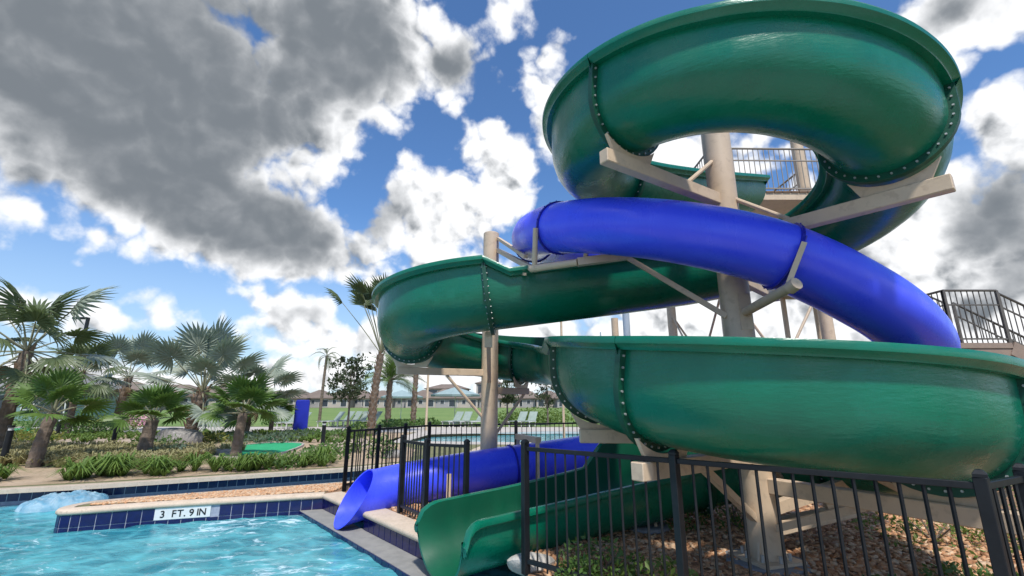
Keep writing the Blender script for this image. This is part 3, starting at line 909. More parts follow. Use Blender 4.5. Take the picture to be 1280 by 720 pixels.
def column(name, label, x, y, top, rad):
    w = thing(name, label, 'column', (x, y, 0), group='tan steel columns holding up the slides')
    b = MB(); b.lathe([(rad, .04), (rad, top - .012), (rad - .012, top), (.001, top)], 32, (x, y, 0)); part('shaft', b, TAN, w, smooth=40)
    b = MB(); b.box((x, y, .05), (rad * 3.1, rad * 3.1, .03), .3); part('base_plate', b, TAN, w)
    b = MB()
    for k in range(8):
        a = R(45 * k + 10)
        b.tube([(x + rad * 1.32 * math.cos(a), y + rad * 1.32 * math.sin(a), .06), (x + rad * 1.32 * math.cos(a), y + rad * 1.32 * math.sin(a), .13)], .018, 6)
    o = part('anchor_bolts', b, M['bolt_steel'], w); o['kind'] = 'stuff'
    b = MB()
    for k in range(4):
        a = R(45 + 90 * k); c, s_ = math.cos(a), math.sin(a)
        tr = Vector((-s_, c, 0)) * .012
        pts = [Vector((x + rad * .98 * c, y + rad * .98 * s_, .06)), Vector((x + rad * 1.32 * c, y + rad * 1.32 * s_, .06)), Vector((x + rad * .98 * c, y + rad * .98 * s_, .24))]
        vs = [p_ + tr for p_ in pts] + [p_ - tr for p_ in pts]
        b.add(vs, [(0, 1, 2), (5, 4, 3), (0, 3, 4, 1), (1, 4, 5, 2), (2, 5, 3, 0)])
        g_ = part('gusset', b, TAN, w); b = MB()
    b = MB(); b.lathe([(rad * 2.5, -.05), (rad * 2.5, .03), (rad * 2.42, .038)], 8, (x, y, 0)); part('footing', b, M['pad_concrete'], w)
    return w
CB = (-.45, 9.40)
colA = column('support_column', 'thick tan column rising through the middle of the green spiral', C1[0], C1[1], 5.3, .168)
colB = column('support_column', 'tan column standing behind the blue chute at the left loop', CB[0], CB[1], 5.2, .168)
def arm(w, cx, cy, path, q, z, out, width=.12, height=.15, rad=.15, strut=None):
    p = path.at(q)[0]
    d = Vector((p[0] - cx, p[1] - cy)); L = d.length; d /= L
    a = Vector((cx + d.x * rad, cy + d.y * rad, z)); e = Vector((cx + d.x * (L + out), cy + d.y * (L + out), z))
    b = MB(); b.bar(a, e, width, height); o = part('arm', b, TAN, w, bevel=.008)
    return a, e, d
def strut(w, a, b_, rad=.03):
    b = MB(); b.tube([a, b_], rad, 8); return part('strut', b, TAN, w, smooth=40)
def saddle(w, path, q, r, z_arm_top):
    p = path.at(q)[0]
    depth = max(.03, (p[2] - r) - z_arm_top)
    return part('saddle_plate', plate_fan(path, q, r, depth), TAN, w)
for ang_, out, kind in ((213, .42, 1), (309, .40, 1)):
    q = phi1(ang_); z = gp.at(q)[0][2] - rad_at(q) - .22
    a, e, d = arm(colA, *C1, gp, q, z, out)
    saddle(colA, gp, q, rad_at(q) + .078, z + .073)
    strut(colA, a + Vector((d.x * .55, d.y * .55, .08)), (C1[0] + d.x * .15, C1[1] + d.y * .15, z + .52), .026)
for ang_ in (405,):
    q = phi1(ang_); z = gp.at(q)[0][2] - rad_at(q) - .20
    a, e, d = arm(colA, *C1, gp, q, z, .1, .09, .11)
    saddle(colA, gp, q, rad_at(q) + .078, z + .05)
for ang_, out in ((176, .30), (217, .42), (302, .46), (390, .3)):
    q = phi3(ang_); z = gp.at(q)[0][2] - rad_at(q) - .20
    a, e, d = arm(colA, *C1, gp, q, z, out, .13, .15)
    saddle(colA, gp, q, rad_at(q) + .078, z + .075)
    if ang_ in (217, 302):
        b = MB(); b.bar(a + Vector((d.x * .85, d.y * .85, -.06)), (C1[0] + d.x * .14, C1[1] + d.y * .14, z - .62 if ang_ == 217 else z - .42), .07); part('brace', b, TAN, colA)
# level ties seen below the spiral
b = MB(); b.bar((C1[0] + .16, C1[1] + .05, .52), (4.35, 5.9, .80), .10, .12); part('tie', b, TAN, colA)
b = MB(); b.bar((C1[0] + .1, C1[1] + .1, 1.15), (3.35, 6.1, .72), .05); part('tie', b, TAN, colA)
b = MB(); b.bar((3.5, 5.0, 1.0), (4.1, 4.9, .66), .05); part('tie', b, TAN, colA)
# left column arms under the clockwise turn
for ang_, out in ((172, .30), (66, .2)):
    q = phi2(ang_); z = gp.at(q)[0][2] - GR - .20
    a, e, d = arm(colB, *CB, gp, q, z, out - .02, .11, .13)
    saddle(colB, gp, q, GR + .078, z + .065)
    strut(colB, a + Vector((d.x * .75, d.y * .75, -.06)), (CB[0] + d.x * .15, CB[1] + d.y * .15, z - .85), .03)
# bracket beside the step in the flume, standing off the left column
q = s_c - .06; p = Vector(gp.at(q)[0])
b = MB(); b.bar(p + Vector((.0, .05, -.60)), (CB[0], CB[1] - .15, 2.05), .07, .09); part('brace', b, TAN, colB)
b = MB(); b.bar(p + Vector((0, .10, -.57)), p + Vector((0, .10, -.80)), .12, .10); part('clamp', b, TAN, colB)
# frames carrying the blue tube
def bl(q, a, rr): 
    p, t, r, u = bp.at(q); return Vector(p + r * (rr * math.cos(R(a))) + u * (rr * math.sin(R(a))))
qa = fb(208.5)
J1 = bl(qa, -62, TR + .34)
b = MB(); b.tube([bl(qa, -10, TR + .035), J1], .038, 10); part('post', b, TAN, colB, smooth=40)
b = MB(); b.bar((CB[0] + .15, CB[1] - .1, 4.78), J1 + Vector((0, .12, .02)), .07, .08); part('arm', b, TAN, colB)
b = MB(); b.bar((CB[0] + .15, CB[1] - .1, 5.05), bl(fb(196), -60, TR + .1), .06); part('arm', b, TAN, colB)
b = MB(); b.bar((CB[0] + .16, CB[1] - .1, 4.3), J1 + Vector((-.12, .3, 0)), .04); part('strut', b, TAN, colB)
J2 = Vector((.86, 5.75, 3.42)); J3 = Vector((1.5, 5.72, 3.50)); J4 = Vector((C1[0] - .15, C1[1] - .05, 2.62))
b = MB(); b.tube([J1 + Vector((-.05, .03, 0)), J2], .05, 10); part('tie', b, TAN, colA, smooth=40)
b = MB(); b.bar(J2, J3, .09, .10); part('tie', b, TAN, colA)
b = MB(); b.bar(J3 + Vector((0, 0, -.02)), J4, .055, .06); part('tie', b, TAN, colA)
b = MB(); b.bar(J2 + Vector((.1, 0, .04)), J2 + Vector((.12, -.12, .35)), .04); part('post', b, TAN, colA)
qb = fb(268); pb = bl(qb, -100, TR + .18)
E1 = bl(qb, -52, TR + .17)
b = MB(); b.tube([(C1[0] + .02, C1[1] - .14, pb.z - .02), E1 + Vector((0, -.03, -.04))], .052, 14); part('pipe', b, TAN, colA, smooth=40)
b = MB(); b.tube([E1 + Vector((0, -.01, -.05)), E1 + Vector((.02, -.10, -.02))], .062, 14); part('pipe_cap', b, TAN, colA, smooth=40)
b = MB(); b.bar(E1, bl(qb, 2, TR + .045), .075, .05); part('bracket_plate', b, TAN, colA)
b = MB(); b.bar((C1[0] + .02, C1[1] - .16, pb.z - .22), (C1[0] + .02, C1[1] - .16, pb.z + .2), .14, .02); part('clamp', b, TAN, colA)
# posts under the straight blue chute
for k, (sq, lean) in enumerate(((b_c - 1.45, 0), (b_c - 3.05, 0))):
    p, t, r, u = bp.at(sq)
    w = thing('chute_stand', ['slim tan stand propping the blue chute behind the picket fence', 'tan portal stand at the upper end of the blue chute'][k], 'stand', (p[0], p[1], 0), group='stands under the straight blue chute')
    pv = Vector(p); rv = Vector((r[0], r[1], 0)).normalized()
    for sgn in (-1, 1):
        b = MB(); b.bar(pv + rv * (sgn * .46) + Vector((0, 0, -pv.z)), pv + rv * (sgn * .46) + Vector((0, 0, .12 + .3 * k)), .07); part('leg', b, TAN, w)
    b = MB(); b.bar(pv - rv * .42 + Vector((0, 0, -TR - .05)), pv + rv * .42 + Vector((0, 0, -TR - .05)), .06); part('cross_bar', b, TAN, w)
    if k == 1:
        b = MB(); b.bar(pv - rv * .5 + Vector((0, 0, .45)), pv + rv * .5 + Vector((0, 0, .45)), .10, .10); part('top_bar', b, TAN, w)

# ================================================================== STAIR TOWER
tower = thing('stair_tower', 'tan steel stair tower with railings behind the green spiral', 'tower', (5.9, 11.5, 0))
TX0, TX1, TY0, TY1, PZ = 4.75, 7.0, 8.9, 13.6, 6.2
for x, y in ((TX0, 9.95), (6.98, 10.05), (TX0 + .1, 13.7), (TX1, 13.7)):
    b = MB(); b.lathe([(.13, 0), (.13, 8.5), (.001, 8.51)], 20, (x, y, 0)); part('column', b, TAN, tower, smooth=40)
b = MB(); b.box(((TX0 + TX1) / 2, 11.6, PZ - .12), (TX1 - TX0 + .5, 4.4, .16)); part('platform_frame', b, TAN, tower)
k = 0
x = TX0 - .2
while x < TX1 + .2:
    b = MB(); b.box((x + .09, 11.55, PZ - .02), (.17, 4.35, .04)); part('plank', b, M['tower_wood'], tower); x += .185
for (a, c) in (((TX0, 9.95, .6), (TX0 + .1, 13.7, 4.2)), ((TX0, 9.95, 4.2), (TX0 + .1, 13.7, .6)), ((TX0, 9.95, .6), (TX1, 10.05, 4.2)), ((TX0, 9.95, 4.2), (TX1, 10.05, .6)),
               ((TX0 + .1, 13.7, .6), (TX1, 13.7, 4.2)), ((TX0 + .1, 13.7, 4.2), (TX1, 13.7, .6))):
    b = MB(); b.tube([a, c], .03, 6); part('cross_brace', b, TAN, tower)
def railing(parent, a, b_, h=1.07, m=None, step=.12, posts=True, name='railing', base=.08):
    a, b_ = Vector(a), Vector(b_); m = m or M['rail_tan']; L = (b_ - a).length
    bb = MB(); bb.tube([a + Vector((0, 0, h)), b_ + Vector((0, 0, h))], .024, 8); rl = part('rail', bb, m, parent, smooth=40)
    bb = MB(); bb.bar(a + Vector((0, 0, base)), b_ + Vector((0, 0, base)), .03); part('rail', bb, m, parent)
    bb = MB(); bb.bar(a + Vector((0, 0, h * .72)), b_ + Vector((0, 0, h * .72)), .025); part('rail', bb, m, parent)
    n = int(L / step)
    for i in range(n + 1):
        p = a.lerp(b_, i / n)
        w = .045 if posts and i in (0, n) else .014
        bb = MB(); bb.bar(p + Vector((0, 0, 0 if w > .03 else base)), p + Vector((0, 0, h)), w); part('post' if w > .03 else 'picket', bb, m, parent)
railing(tower, (TX0 - .2, 9.4, PZ), (TX1 + .2, 9.45, PZ))
railing(tower, (TX0 - .2, 13.75, PZ), (TX1 + .2, 13.75, PZ))
railing(tower, (TX1 + .22, 10.3, PZ), (TX1 + .22, 13.75, PZ))
railing(tower, (TX0 - .22, 9.4, PZ), (TX0 - .22, 13.75, PZ))
# flight down to the landing on the right, and on to the ground
stair = thing('stair_flight', 'dark railed stair and landing on the right behind the blue tube', 'stairs', (9.5, 9.2, 0))
def flight(p0, p1, width, nst, m):
    p0, p1 = Vector(p0), Vector(p1); t = Vector((p1.x - p0.x, p1.y - p0.y, 0)).normalized(); rgt = Vector((t.y, -t.x, 0))
    for s_ in (-1, 1):
        bb = MB(); bb.bar(p0 + rgt * (s_ * width / 2) - Vector((0, 0, .1)), p1 + rgt * (s_ * width / 2) - Vector((0, 0, .1)), .06, .28); part('stringer', bb, M['stair_wall'], stair)
    for i in range(nst):
        c = p0.lerp(p1, (i + .5) / nst)
        bb = MB(); bb.bar(c - rgt * (width / 2 - .04), c + rgt * (width / 2 - .04), .29, .04); part('tread', bb, M['tower_wood'], stair)
    for s_ in (-1, 1):
        railing(stair, p0 + rgt * (s_ * width / 2), p1 + rgt * (s_ * width / 2), 1.0, M['rail_dark'], .125)
LZ = 2.75
flight((9.2, 9.95, LZ), (9.2, 13.2, 4.95), .9, 12, None)
bb = MB(); bb.box((9.1, 13.8, 4.88), (1.2, 1.1, .12)); part('landing', bb, M['stair_wall'], stair)
flight((8.5, 13.8, 4.95), (7.3, 13.8, PZ - .05), .9, 6, None)
for x_ in (8.6, 9.6):
    bb = MB(); bb.lathe([(.075, 0), (.075, 4.82)], 14, (x_, 14.2, 0)); part('column', bb, TAN, stair, smooth=40)
flight((9.7, 9.38, LZ), (13.3, 9.38, .75), .95, 11, None)
bb = MB(); bb.box((9.15, 9.4, LZ - .05), (1.1, 1.06, .10)); part('landing', bb, M['stair_wall'], stair)
bb = MB(); bb.box((9.15, 9.4, LZ - .30), (1.06, 1.02, .40)); part('landing_beam', bb, M['stair_wall'], stair)
railing(stair, (8.62, 8.9, LZ), (9.68, 8.9, LZ), 1.05, M['rail_dark'], .11)
railing(stair, (8.62, 8.92, LZ), (8.62, 9.9, LZ), 1.05, M['rail_dark'], .11)
for x, y in ((8.66, 8.95), (9.64, 8.95), (9.64, 9.85), (8.66, 9.85)):
    bb = MB(); bb.lathe([(.075, 0), (.075, LZ - .5)], 14, (x, y, 0)); part('column', bb, TAN, stair, smooth=40)
bb = MB(); bb.bar((8.66, 8.95, .4), (9.64, 8.95, 2.1), .04); part('cross_brace', bb, TAN, stair)
for i, (px, yy, rad, mm, lab, tp) in enumerate(((771, 14.3, .11, TAN, 'tan post seen under the green flume left of the pale post', 4.2), (786, 15.6, .12, M['pale_blue_post'], 'pale blue grey post between two tan posts behind the spiral', 4.6), (703, 19, .05, TAN, 'thin pole seen above the rim of the lower green curve', 5.2), (535, 28, .07, TAN, 'thin tan pole on the far deck right of the bare palm trunk', 4.4), (754, 60, .09, M['pale_blue_post'], 'far thin pole rising above the lower green rim', 10.5))):
    t = yy * math.cos(TH) + 1.2 * math.sin(TH); X = (px - 640) / F * t
    w = thing('back_post', lab, 'post', (X, yy, 0), group='posts standing behind the slides')
    bb = MB(); bb.lathe([(rad, 0), (rad, tp), (.001, tp + .01)], 14); bb.build('shaft', mm, w, smooth=40)
    bb = MB(); bb.lathe([(rad * 1.7, 0), (rad * 1.7, .04)], 14); bb.build('base_plate', mm, w)
# zig-zag braces between the posts and the tower
br = thing('brace_frame', 'thin crossed tan braces seen between the blue tube and green rim', 'bracing', (3.6, 14.0, 0))
for a, c in (((3.8, 13.9, 3.35), (4.15, 13.9, 2.6)), ((4.15, 13.9, 2.6), (4.8, 13.9, 3.5)), ((3.85, 13.75, 3.4), (5.1, 13.75, 2.5)), ((5.15, 13.75, 3.45), (6.3, 13.75, 2.55)),
             ((8.25, 13.7, 2.5), (8.95, 13.7, 3.3)), ((10.15, 13.7, 2.85), (10.5, 13.7, 2.3)), ((9.6, 13.7, 2.4), (9.75, 13.7, 3.1))):
    bb = MB(); bb.tube([a, c], .03, 6); part('rod', bb, TAN, br)

# ================================================================== BLACK FENCES
FB = M['fence_black']
def fence(name, label, pts, h, step=.114, z=0.0, gate=False, cap=True, postw=.065, group='black picket fences round the slides'):
    f = thing(name, label, 'fence', (pts[0][0], pts[0][1], z), group=group)
    for i, p in enumerate(pts):
        b = MB(); b.box((p[0], p[1], z + h / 2), (postw, postw, h), .6)
        part('post', b, FB, f, bevel=.004)
        b = MB(); b.lathe([(postw * .72, h), (postw * .72, h + .018), (postw * .35, h + .04), (.002, h + .045)], 4, (p[0], p[1], z)); part('post_cap', b, FB, f)
    for (a, c) in zip(pts[:-1], pts[1:]):
        A = Vector((a[0], a[1], z)); C = Vector((c[0], c[1], z)); L = (C - A).length; t = (C - A) / L
        for hh in (h - .05, .12):
            b = MB(); b.bar(A + t * .03 + Vector((0, 0, hh)), C - t * .03 + Vector((0, 0, hh)), .034, .04); part('rail', b, FB, f, bevel=.003)
        n = max(1, round((L - .06) / step))
        for i in range(1, n):
            p = A + t * (.03 + (L - .06) * i / n)
            b = MB(); b.bar(p + Vector((0, 0, .06)), p + Vector((0, 0, h - .03)), .017); part('picket', b, FB, f)
    return f
fence('picket_fence', 'long black picket fence crossing in front of the lower green spiral', [(.135, 5.04), (1.345, 4.03), (2.74, 2.865), (3.27, 3.14), (4.6, 3.4)], 1.22)
fence('picket_fence', 'short black fence standing between the two slide exits', [(-1.70, 7.52), (-1.20, 6.85), (-.62, 6.62)], 1.10, step=.085)
fence('picket_fence', 'black fence corner beside the mouth of the blue slide', [(-3.16, 9.26), (-2.75, 9.9), (-2.35, 10.55)], 1.14, step=.1)
fence('picket_fence', 'long black fence running behind the blue chute and left column', [(-3.16, 9.26), (-1.95, 11.3), (.1, 12.0), (2.1, 12.7), (4.1, 13.4)], 1.14, step=.125)

# ================================================================== PLANTS
def rot_to(d, up=Vector((0, 0, 1))):
    d = Vector(d).normalized(); x = d.cross(up)
    if x.length < 1e-3: x = Vector((1, 0, 0))
    x.normalize(); z = x.cross(d)
    m = Matrix((x, d, z)).transposed()      # y axis along d, z up
    return m.to_4x4()
def fan_frond(m_leaf, nseg=26, L=1.0, pet=.9, spread=300, droop=.35, wdt=.048, seed=0):
    """palmate leaf: petiole along +Y, blade at its end (two materials: 0 blade, 1 petiole)"""
    rnd = random.Random(seed); b = MB()
    b.tube([(0, 0, 0), (0, pet * .5, .03), (0, pet, 0)], [.022, .017, .012], 5, mi=1)
    for k in range(nseg):
        f = k / (nseg - 1) * 2 - 1
        a = R(f * spread / 2)
        l = L * (1 - .30 * abs(f) ** 1.6) * (.9 + .2 * rnd.random())
        dx, dy = math.sin(a), math.cos(a)
        px_, py_ = dy, -dx
        fold = .18 * math.cos(f * 1.3)
        pts = []
        for j, u in enumerate((.04, .38, .70, 1.0)):
            w = (.25, 1.0, .75, .03)[j] * wdt * l / L * 1.15
            z = fold * u * .25 - droop * l * max(0, u - .35) ** 1.8 * (1 + .7 * rnd.random()) + .07 * l * (k % 2) * .3
            c = (dx * l * u, pet + dy * l * u, z)
            pts += [(c[0] - px_ * w, c[1] - py_ * w, c[2] - w * .5), (c[0], c[1], c[2] + w * .1), (c[0] + px_ * w, c[1] + py_ * w, c[2] - w * .5)]
        fs = []
        for j in range(3):
            o = j * 3; fs += [(o, o + 1, o + 4, o + 3), (o + 1, o + 2, o + 5, o + 4)]
        b.add(pts, fs, 0)
    o = b.build('frond', [m_leaf, M['petiole']]); me = o.data; bpy.data.objects.remove(o); return me
def feather_frond(m_leaf, L=2.0, n=34, arch=.5, lw=.42, seed=0):
    rnd = random.Random(seed); b = MB(); pts = []
    for i in range(9):
        u = i / 8; pts.append((0, L * (u - .12 * u * u * arch), L * (.30 * u * (1 - u) * arch * 2 - arch * .42 * u ** 2.4)))
    b.tube(pts, [.03 * (1 - .8 * i / 8) for i in range(9)], 5, mi=1)
    for i in range(n):
        u = .12 + .88 * i / (n - 1); x = u * 8; j = min(7, int(x)); p = Vector(pts[j]).lerp(Vector(pts[j + 1]), x - j)
        t = (Vector(pts[j + 1]) - Vector(pts[j])).normalized()
        l = lw * (math.sin(math.pi * min(1, .18 + .80 * u)) ** .7) * (.85 + .3 * rnd.random())
        for sx in (-1, 1):
            d = (Vector((sx * .85, 0, .22)) + t * .75).normalized()
            q1 = p + d * (l * .5) + Vector((0, 0, .01)); q2 = p + d * l - Vector((0, 0, l * .35))
            w = t * (.018 * L / 2)
            b.add([p - w, p + w, q1 + w * .9, q1 - w * .9, q2], [(0, 1, 2, 3), (3, 2, 4)], 0)
    o = b.build('frond', [m_leaf, M['petiole']]); me = o.data; bpy.data.objects.remove(o); return me
def palm_trunk(w, h, r0, r1, lean=(0, 0), boots=0, seed=0, m=None, loc=(0, 0, 0)):
    rnd = random.Random(seed); b = MB(); n = max(8, int(h / .12)); SEG = 14
    vs = []; fs = []
    for i in range(n + 1):
        u = i / n; r = r0 + (r1 - r0) * u; z = h * u
        cx, cy = lean[0] * u * u, lean[1] * u * u
        rr = r * (1.06 if i % 2 else .97)
        for k in range(SEG):
            a = 2 * math.pi * k / SEG; q = rr * (1 + .07 * (rnd.random() - .5))
            vs.append((cx + q * math.cos(a), cy + q * math.sin(a), z))
    for i in range(n):
        for k in range(SEG):
            k2 = (k + 1) % SEG; fs.append((i * SEG + k, i * SEG + k2, (i + 1) * SEG + k2, (i + 1) * SEG + k))
    fs.append(tuple(n * SEG + k for k in range(SEG)))
    b.add(vs, fs); tr = b.build('trunk', m or M['palm_bark'], w)
    if boots:
        bb = MB()
        for i in range(boots):
            u = 1 - (i / boots) ** 1.0 * .98; a = i * 2.4; z = h * u
            r = r0 + (r1 - r0) * u; cx, cy = lean[0] * u * u, lean[1] * u * u
            d = Vector((math.cos(a), math.sin(a), 0)); s_ = Vector((-math.sin(a), math.cos(a), 0))
            c = Vector((cx, cy, z)) + d * r * .9
            e = c + d * (r * .55) + Vector((0, 0, r * 1.5)); w_ = r * .42
            bb.add([c - s_ * w_, c + s_ * w_, e + s_ * w_ * .55, e - s_ * w_ * .55, c - s_ * w_ * .5 + Vector((0, 0, r * .7)), c + s_ * w_ * .5 + Vector((0, 0, r * .7))],
                   [(0, 1, 2, 3), (0, 3, 4), (1, 5, 2), (4, 3, 2, 5)])
        bo = bb.build('boots', M['palm_boot'], w); bo['kind'] = 'stuff'
    return tr
def crown(w, meshes, top, n, el0, el1, scale=(.85, 1.1), seed=0, roll=.5, az0=0.0):
    rnd = random.Random(seed)
    for i in range(n):
        f = i / max(1, n - 1)
        e = R(el1 + (el0 - el1) * f + rnd.uniform(-6, 6)); a = az0 + i * 2.39996 + rnd.uniform(-.2, .2)
        d = Vector((math.cos(a) * math.cos(e), math.sin(a) * math.cos(e), math.sin(e)))
        s_ = rnd.uniform(*scale)
        mtx = Matrix.Translation(Vector(top) + d * .06) @ rot_to(d) @ Matrix.Rotation(rnd.uniform(-roll, roll), 4, 'Y') @ Matrix.Diagonal((s_, s_, s_, 1))
        link_copy(rnd.choice(meshes), 'frond', w, mtx)
silver = [fan_frond(M['palm_silver'], 30, .82, 1.35, 285, .28, .046, s_) for s_ in (1, 2)]
silver_droop = [fan_frond(M['palm_silver'], 26, .88, 1.25, 250, .65, .046, 3)]
green_fan = [fan_frond(M['palm_green'], 24, .62, .62, 250, .40, .040, s_) for s_ in (4, 5)]
olive_fan = [fan_frond(M['palm_olive'], 24, .80, .95, 230, .75, .036, s_) for s_ in (6, 7)]
brown_fan = [fan_frond(M['frond_brown'], 16, .62, .7, 170, 1.0, .035, 31), fan_frond(M['frond_brown'], 18, .8, .9, 190, 1.2, .04, 32)]
olive_up = [fan_frond(M['palm_olive'], 22, .95, 2.4, 150, .5, .05, 8), fan_frond(M['palm_olive'], 22, .95, 2.7, 150, .55, .05, 9)]
feath = [feather_frond(M['palm_green'], 2.3, 34, .62, .50, s_) for s_ in (1, 2)]
feath_d = [feather_frond(M['palm_olive'], 2.0, 30, .95, .45, 4)]
GP = 'palms in the landscaped bed beyond the river'
def palm(label, px, py, h, r0, r1, meshes, n, el0, el1, scale, seed, lean=(0, 0), boots=0, name='palm_tree', bark=None, roll=.5, group=GP, az0=0.0):
    x, y = G(px, py)
    w = thing(name, label, 'palm tree', (x, y, 0), group=group)
    palm_trunk(w, h, r0, r1, lean, boots, seed, bark)
    crown(w, meshes, (lean[0], lean[1], h), n, el0, el1, scale, seed, roll, az0)
    if h > 1.8 and ('fan' in name or 'silver' in name): crown(w, brown_fan, (lean[0], lean[1], h - .08), 3, -70, -50, (.6, .85), seed + 50, .6, az0 + 3.4)
    return w
palm('large silver fan palm with blue grey leaves in the middle of the bed', 236, 552, 2.05, .22, .23, silver, 20, -25, 82, (1.25, 1.55), 11, (.25, 0), 26, 'silver_palm')
palm('silver fan palm half hidden left of the largest silver palm', 143, 541, 2.9, .20, .18, silver + silver_droop, 17, -45, 75, (1.05, 1.35), 12, (.2, 0), 14, 'silver_palm')
palm('silver fan palm crowding the right side of the largest one', 305, 545, 1.9, .2, .2, silver, 15, -40, 60, (1.05, 1.3), 13, (.1, 0), 10, 'silver_palm', az0=.4)
palm('tall dark fan palm cut by the left edge of the frame', -6, 572, 3.2, .18, .16, olive_fan + silver_droop, 22, -60, 75, (1.15, 1.5), 14, (.15, 0), 10, 'fan_palm')
palm('leaning short fan palm on a brown trunk nearest the left edge', 42, 584, 1.35, .16, .13, green_fan, 12, -10, 80, (.85, 1.05), 15, (.14, .05), 0, 'fan_palm')
palm('stout trunked short fan palm with bright leaves below the silver palm', 178, 574, 1.1, .20, .16, green_fan, 13, 0, 78, (.85, 1.05), 16, (.1, 0), 0, 'fan_palm')
palm('bright green fan palm on a dark trunk beside the putting green', 294, 573, 1.3, .15, .12, green_fan, 15, -12, 70, (.9, 1.1), 17, (.06, 0), 0, 'fan_palm')
palm('olive fan palm behind the leaning short palm at left', 82, 546, 3.0, .15, .13, olive_fan, 18, -55, 70, (1.0, 1.3), 18, (.1, 0), 8, 'fan_palm')
palm('small multi stemmed palm in front of the blue kiosk', 338, 541, .9, .12, .1, green_fan, 20, 5, 80, (1.0, 1.3), 19, (0, 0), 0, 'fan_palm')
tall = palm('tall palm with rough trunk and tied up fronds beside the left loop', 463, 545, 4.0, .18, .15, olive_up, 20, 48, 86, (.95, 1.25), 21, (.22, .1), 90, 'tall_palm', group='palms on the pool deck')
palm('feather leaved palm on the deck right of the tall palm', 484, 533, 3.0, .19, .17, feath, 30, -15, 80, (.95, 1.15), 22, (0, 0), 30, 'date_palm', group='palms on the pool deck')
palm('bare looking palm trunk whose crown is hidden behind the green loop', 516, 533, 4.6, .17, .15, olive_up, 9, 60, 85, (.9, 1.1), 23, (.1, 0), 60, 'tall_palm', group='palms on the pool deck')
palm('slim distant palm with a narrow drooping crown above the field', 399, 528, 5.3, .12, .10, feath_d, 12, -60, 60, (.55, .75), 24, (.1, 0), 0, 'slim_palm', group='palms on the pool deck')

def leaf_tree(name, label, x, y, h, crown_r, trunk_r, seed, nclump=26, leaves=46, mleaf=None, group=None, ls=.16, open_=.9, z0=.45):
    rnd = random.Random(seed)
    w = thing(name, label, 'tree', (x, y, 0), group=group)
    b = MB(); fork = h * .45
    b.tube([(0, 0, 0), (.04 * h * .1, 0, fork * .5), (0, .02, fork), (0, 0, h * .8)], [trunk_r, trunk_r * .8, trunk_r * .65, trunk_r * .2], 9)
    tr = b.build('trunk', M['bark'], w)
    V = []; lf = MB()
    ends = []
    for k in range(nclump):
        a = rnd.random() * 6.283; r = crown_r * rnd.random() ** .5; z = h * (z0 + (1 - z0) * rnd.random())
        zz = (z - h * (z0 + (1 - z0) * .45)) / (h * (1 - z0) * .6); r *= math.sqrt(max(.12, 1 - zz * zz * .8))
        ends.append(Vector((r * math.cos(a), r * math.sin(a), z)))
    lb = MB()
    for e in ends:
        s0 = Vector((0, 0, h * (.35 + .3 * rnd.random())))
        mid = s0.lerp(e, .55) + Vector((0, 0, .06 * h * rnd.random()))
        lb.tube([s0, mid, e], [trunk_r * .32, trunk_r * .2, trunk_r * .06], 5)
    lb.build('limbs', M['bark'], tr)['kind'] = 'stuff'
    for e in ends:
        cr = crown_r * (.16 + .16 * rnd.random())
        for i in range(leaves):
            d = Vector((rnd.gauss(0, 1), rnd.gauss(0, 1), rnd.gauss(0, .75))) * (cr * .62)
            c = e + d; n = Vector((rnd.gauss(0, 1), rnd.gauss(0, 1), rnd.gauss(.5, 1))).normalized()
            sx = n.orthogonal().normalized(); sx.rotate(Matrix.Rotation(rnd.random() * 6.28, 3, n)); sy = n.cross(sx)
            s_ = ls * (.6 + .8 * rnd.random())
            lf.add([c - sx * s_, c + sy * s_ * .45, c + sx * s_, c - sy * s_ * .45], [(0, 1, 2, 3)])
    o = lf.build('crown', mleaf or M['tree_leaf'], w)
    return w
def atpx(px, py, y):
    u = (px - 640) / F; v = (360 - py) / F; t = y / (math.cos(TH) - math.sin(TH) * v)
    return u * t
leaf_tree('young_oak', 'round sparse young tree between the slim palm and tall palm', atpx(437, 500, 30), 30, 4.3, 1.35, .08, 31, 30, 40, ls=.13, group='young trees by the field')
leaf_tree('young_oak', 'young tree seen just right of the left column', atpx(634, 490, 34), 34, 3.6, 1.1, .08, 32, 22, 36, ls=.13, group='young trees by the field')
leaf_tree('young_oak', 'young tree half covered by the lower green curve', atpx(684, 490, 33), 33, 3.2, 1.1, .08, 33, 18, 30, ls=.12, group='young trees by the field')

def shrub(name, label, x, y, rx, h, m, n=260, ls=.06, seed=0, group=None, z=0.0, blade=False):
    rnd = random.Random(seed); b = MB()
    for i in range(n):
        a = rnd.random() * 6.283; u = rnd.random() ** .5; e = rnd.random()
        c = Vector((rx * u * math.cos(a), rx * u * math.sin(a), h * e * math.sqrt(max(.05, 1 - u * u * .8)) + .02))
        n_ = Vector((rnd.gauss(0, 1), rnd.gauss(0, 1), rnd.gauss(.6, 1))).normalized()
        sx = n_.orthogonal().normalized(); sx.rotate(Matrix.Rotation(rnd.random() * 6.28, 3, n_)); sy = n_.cross(sx); s_ = ls * (.6 + .8 * rnd.random())
        b.add([c - sx * s_, c + sy * s_ * .42, c + sx * s_, c - sy * s_ * .42], [(0, 1, 2, 3)])
    w = thing(name, label, 'shrub', (x, y, z), group=group)
    b.build('foliage', m, w)
    s_ = MB()
    for k in range(5):
        a = k * 1.3; s_.tube([(0, 0, 0), (rx * .4 * math.cos(a), rx * .4 * math.sin(a), h * .6)], [.012, .005], 4)
    s_.build('stem', M['bark'], w)
    return w
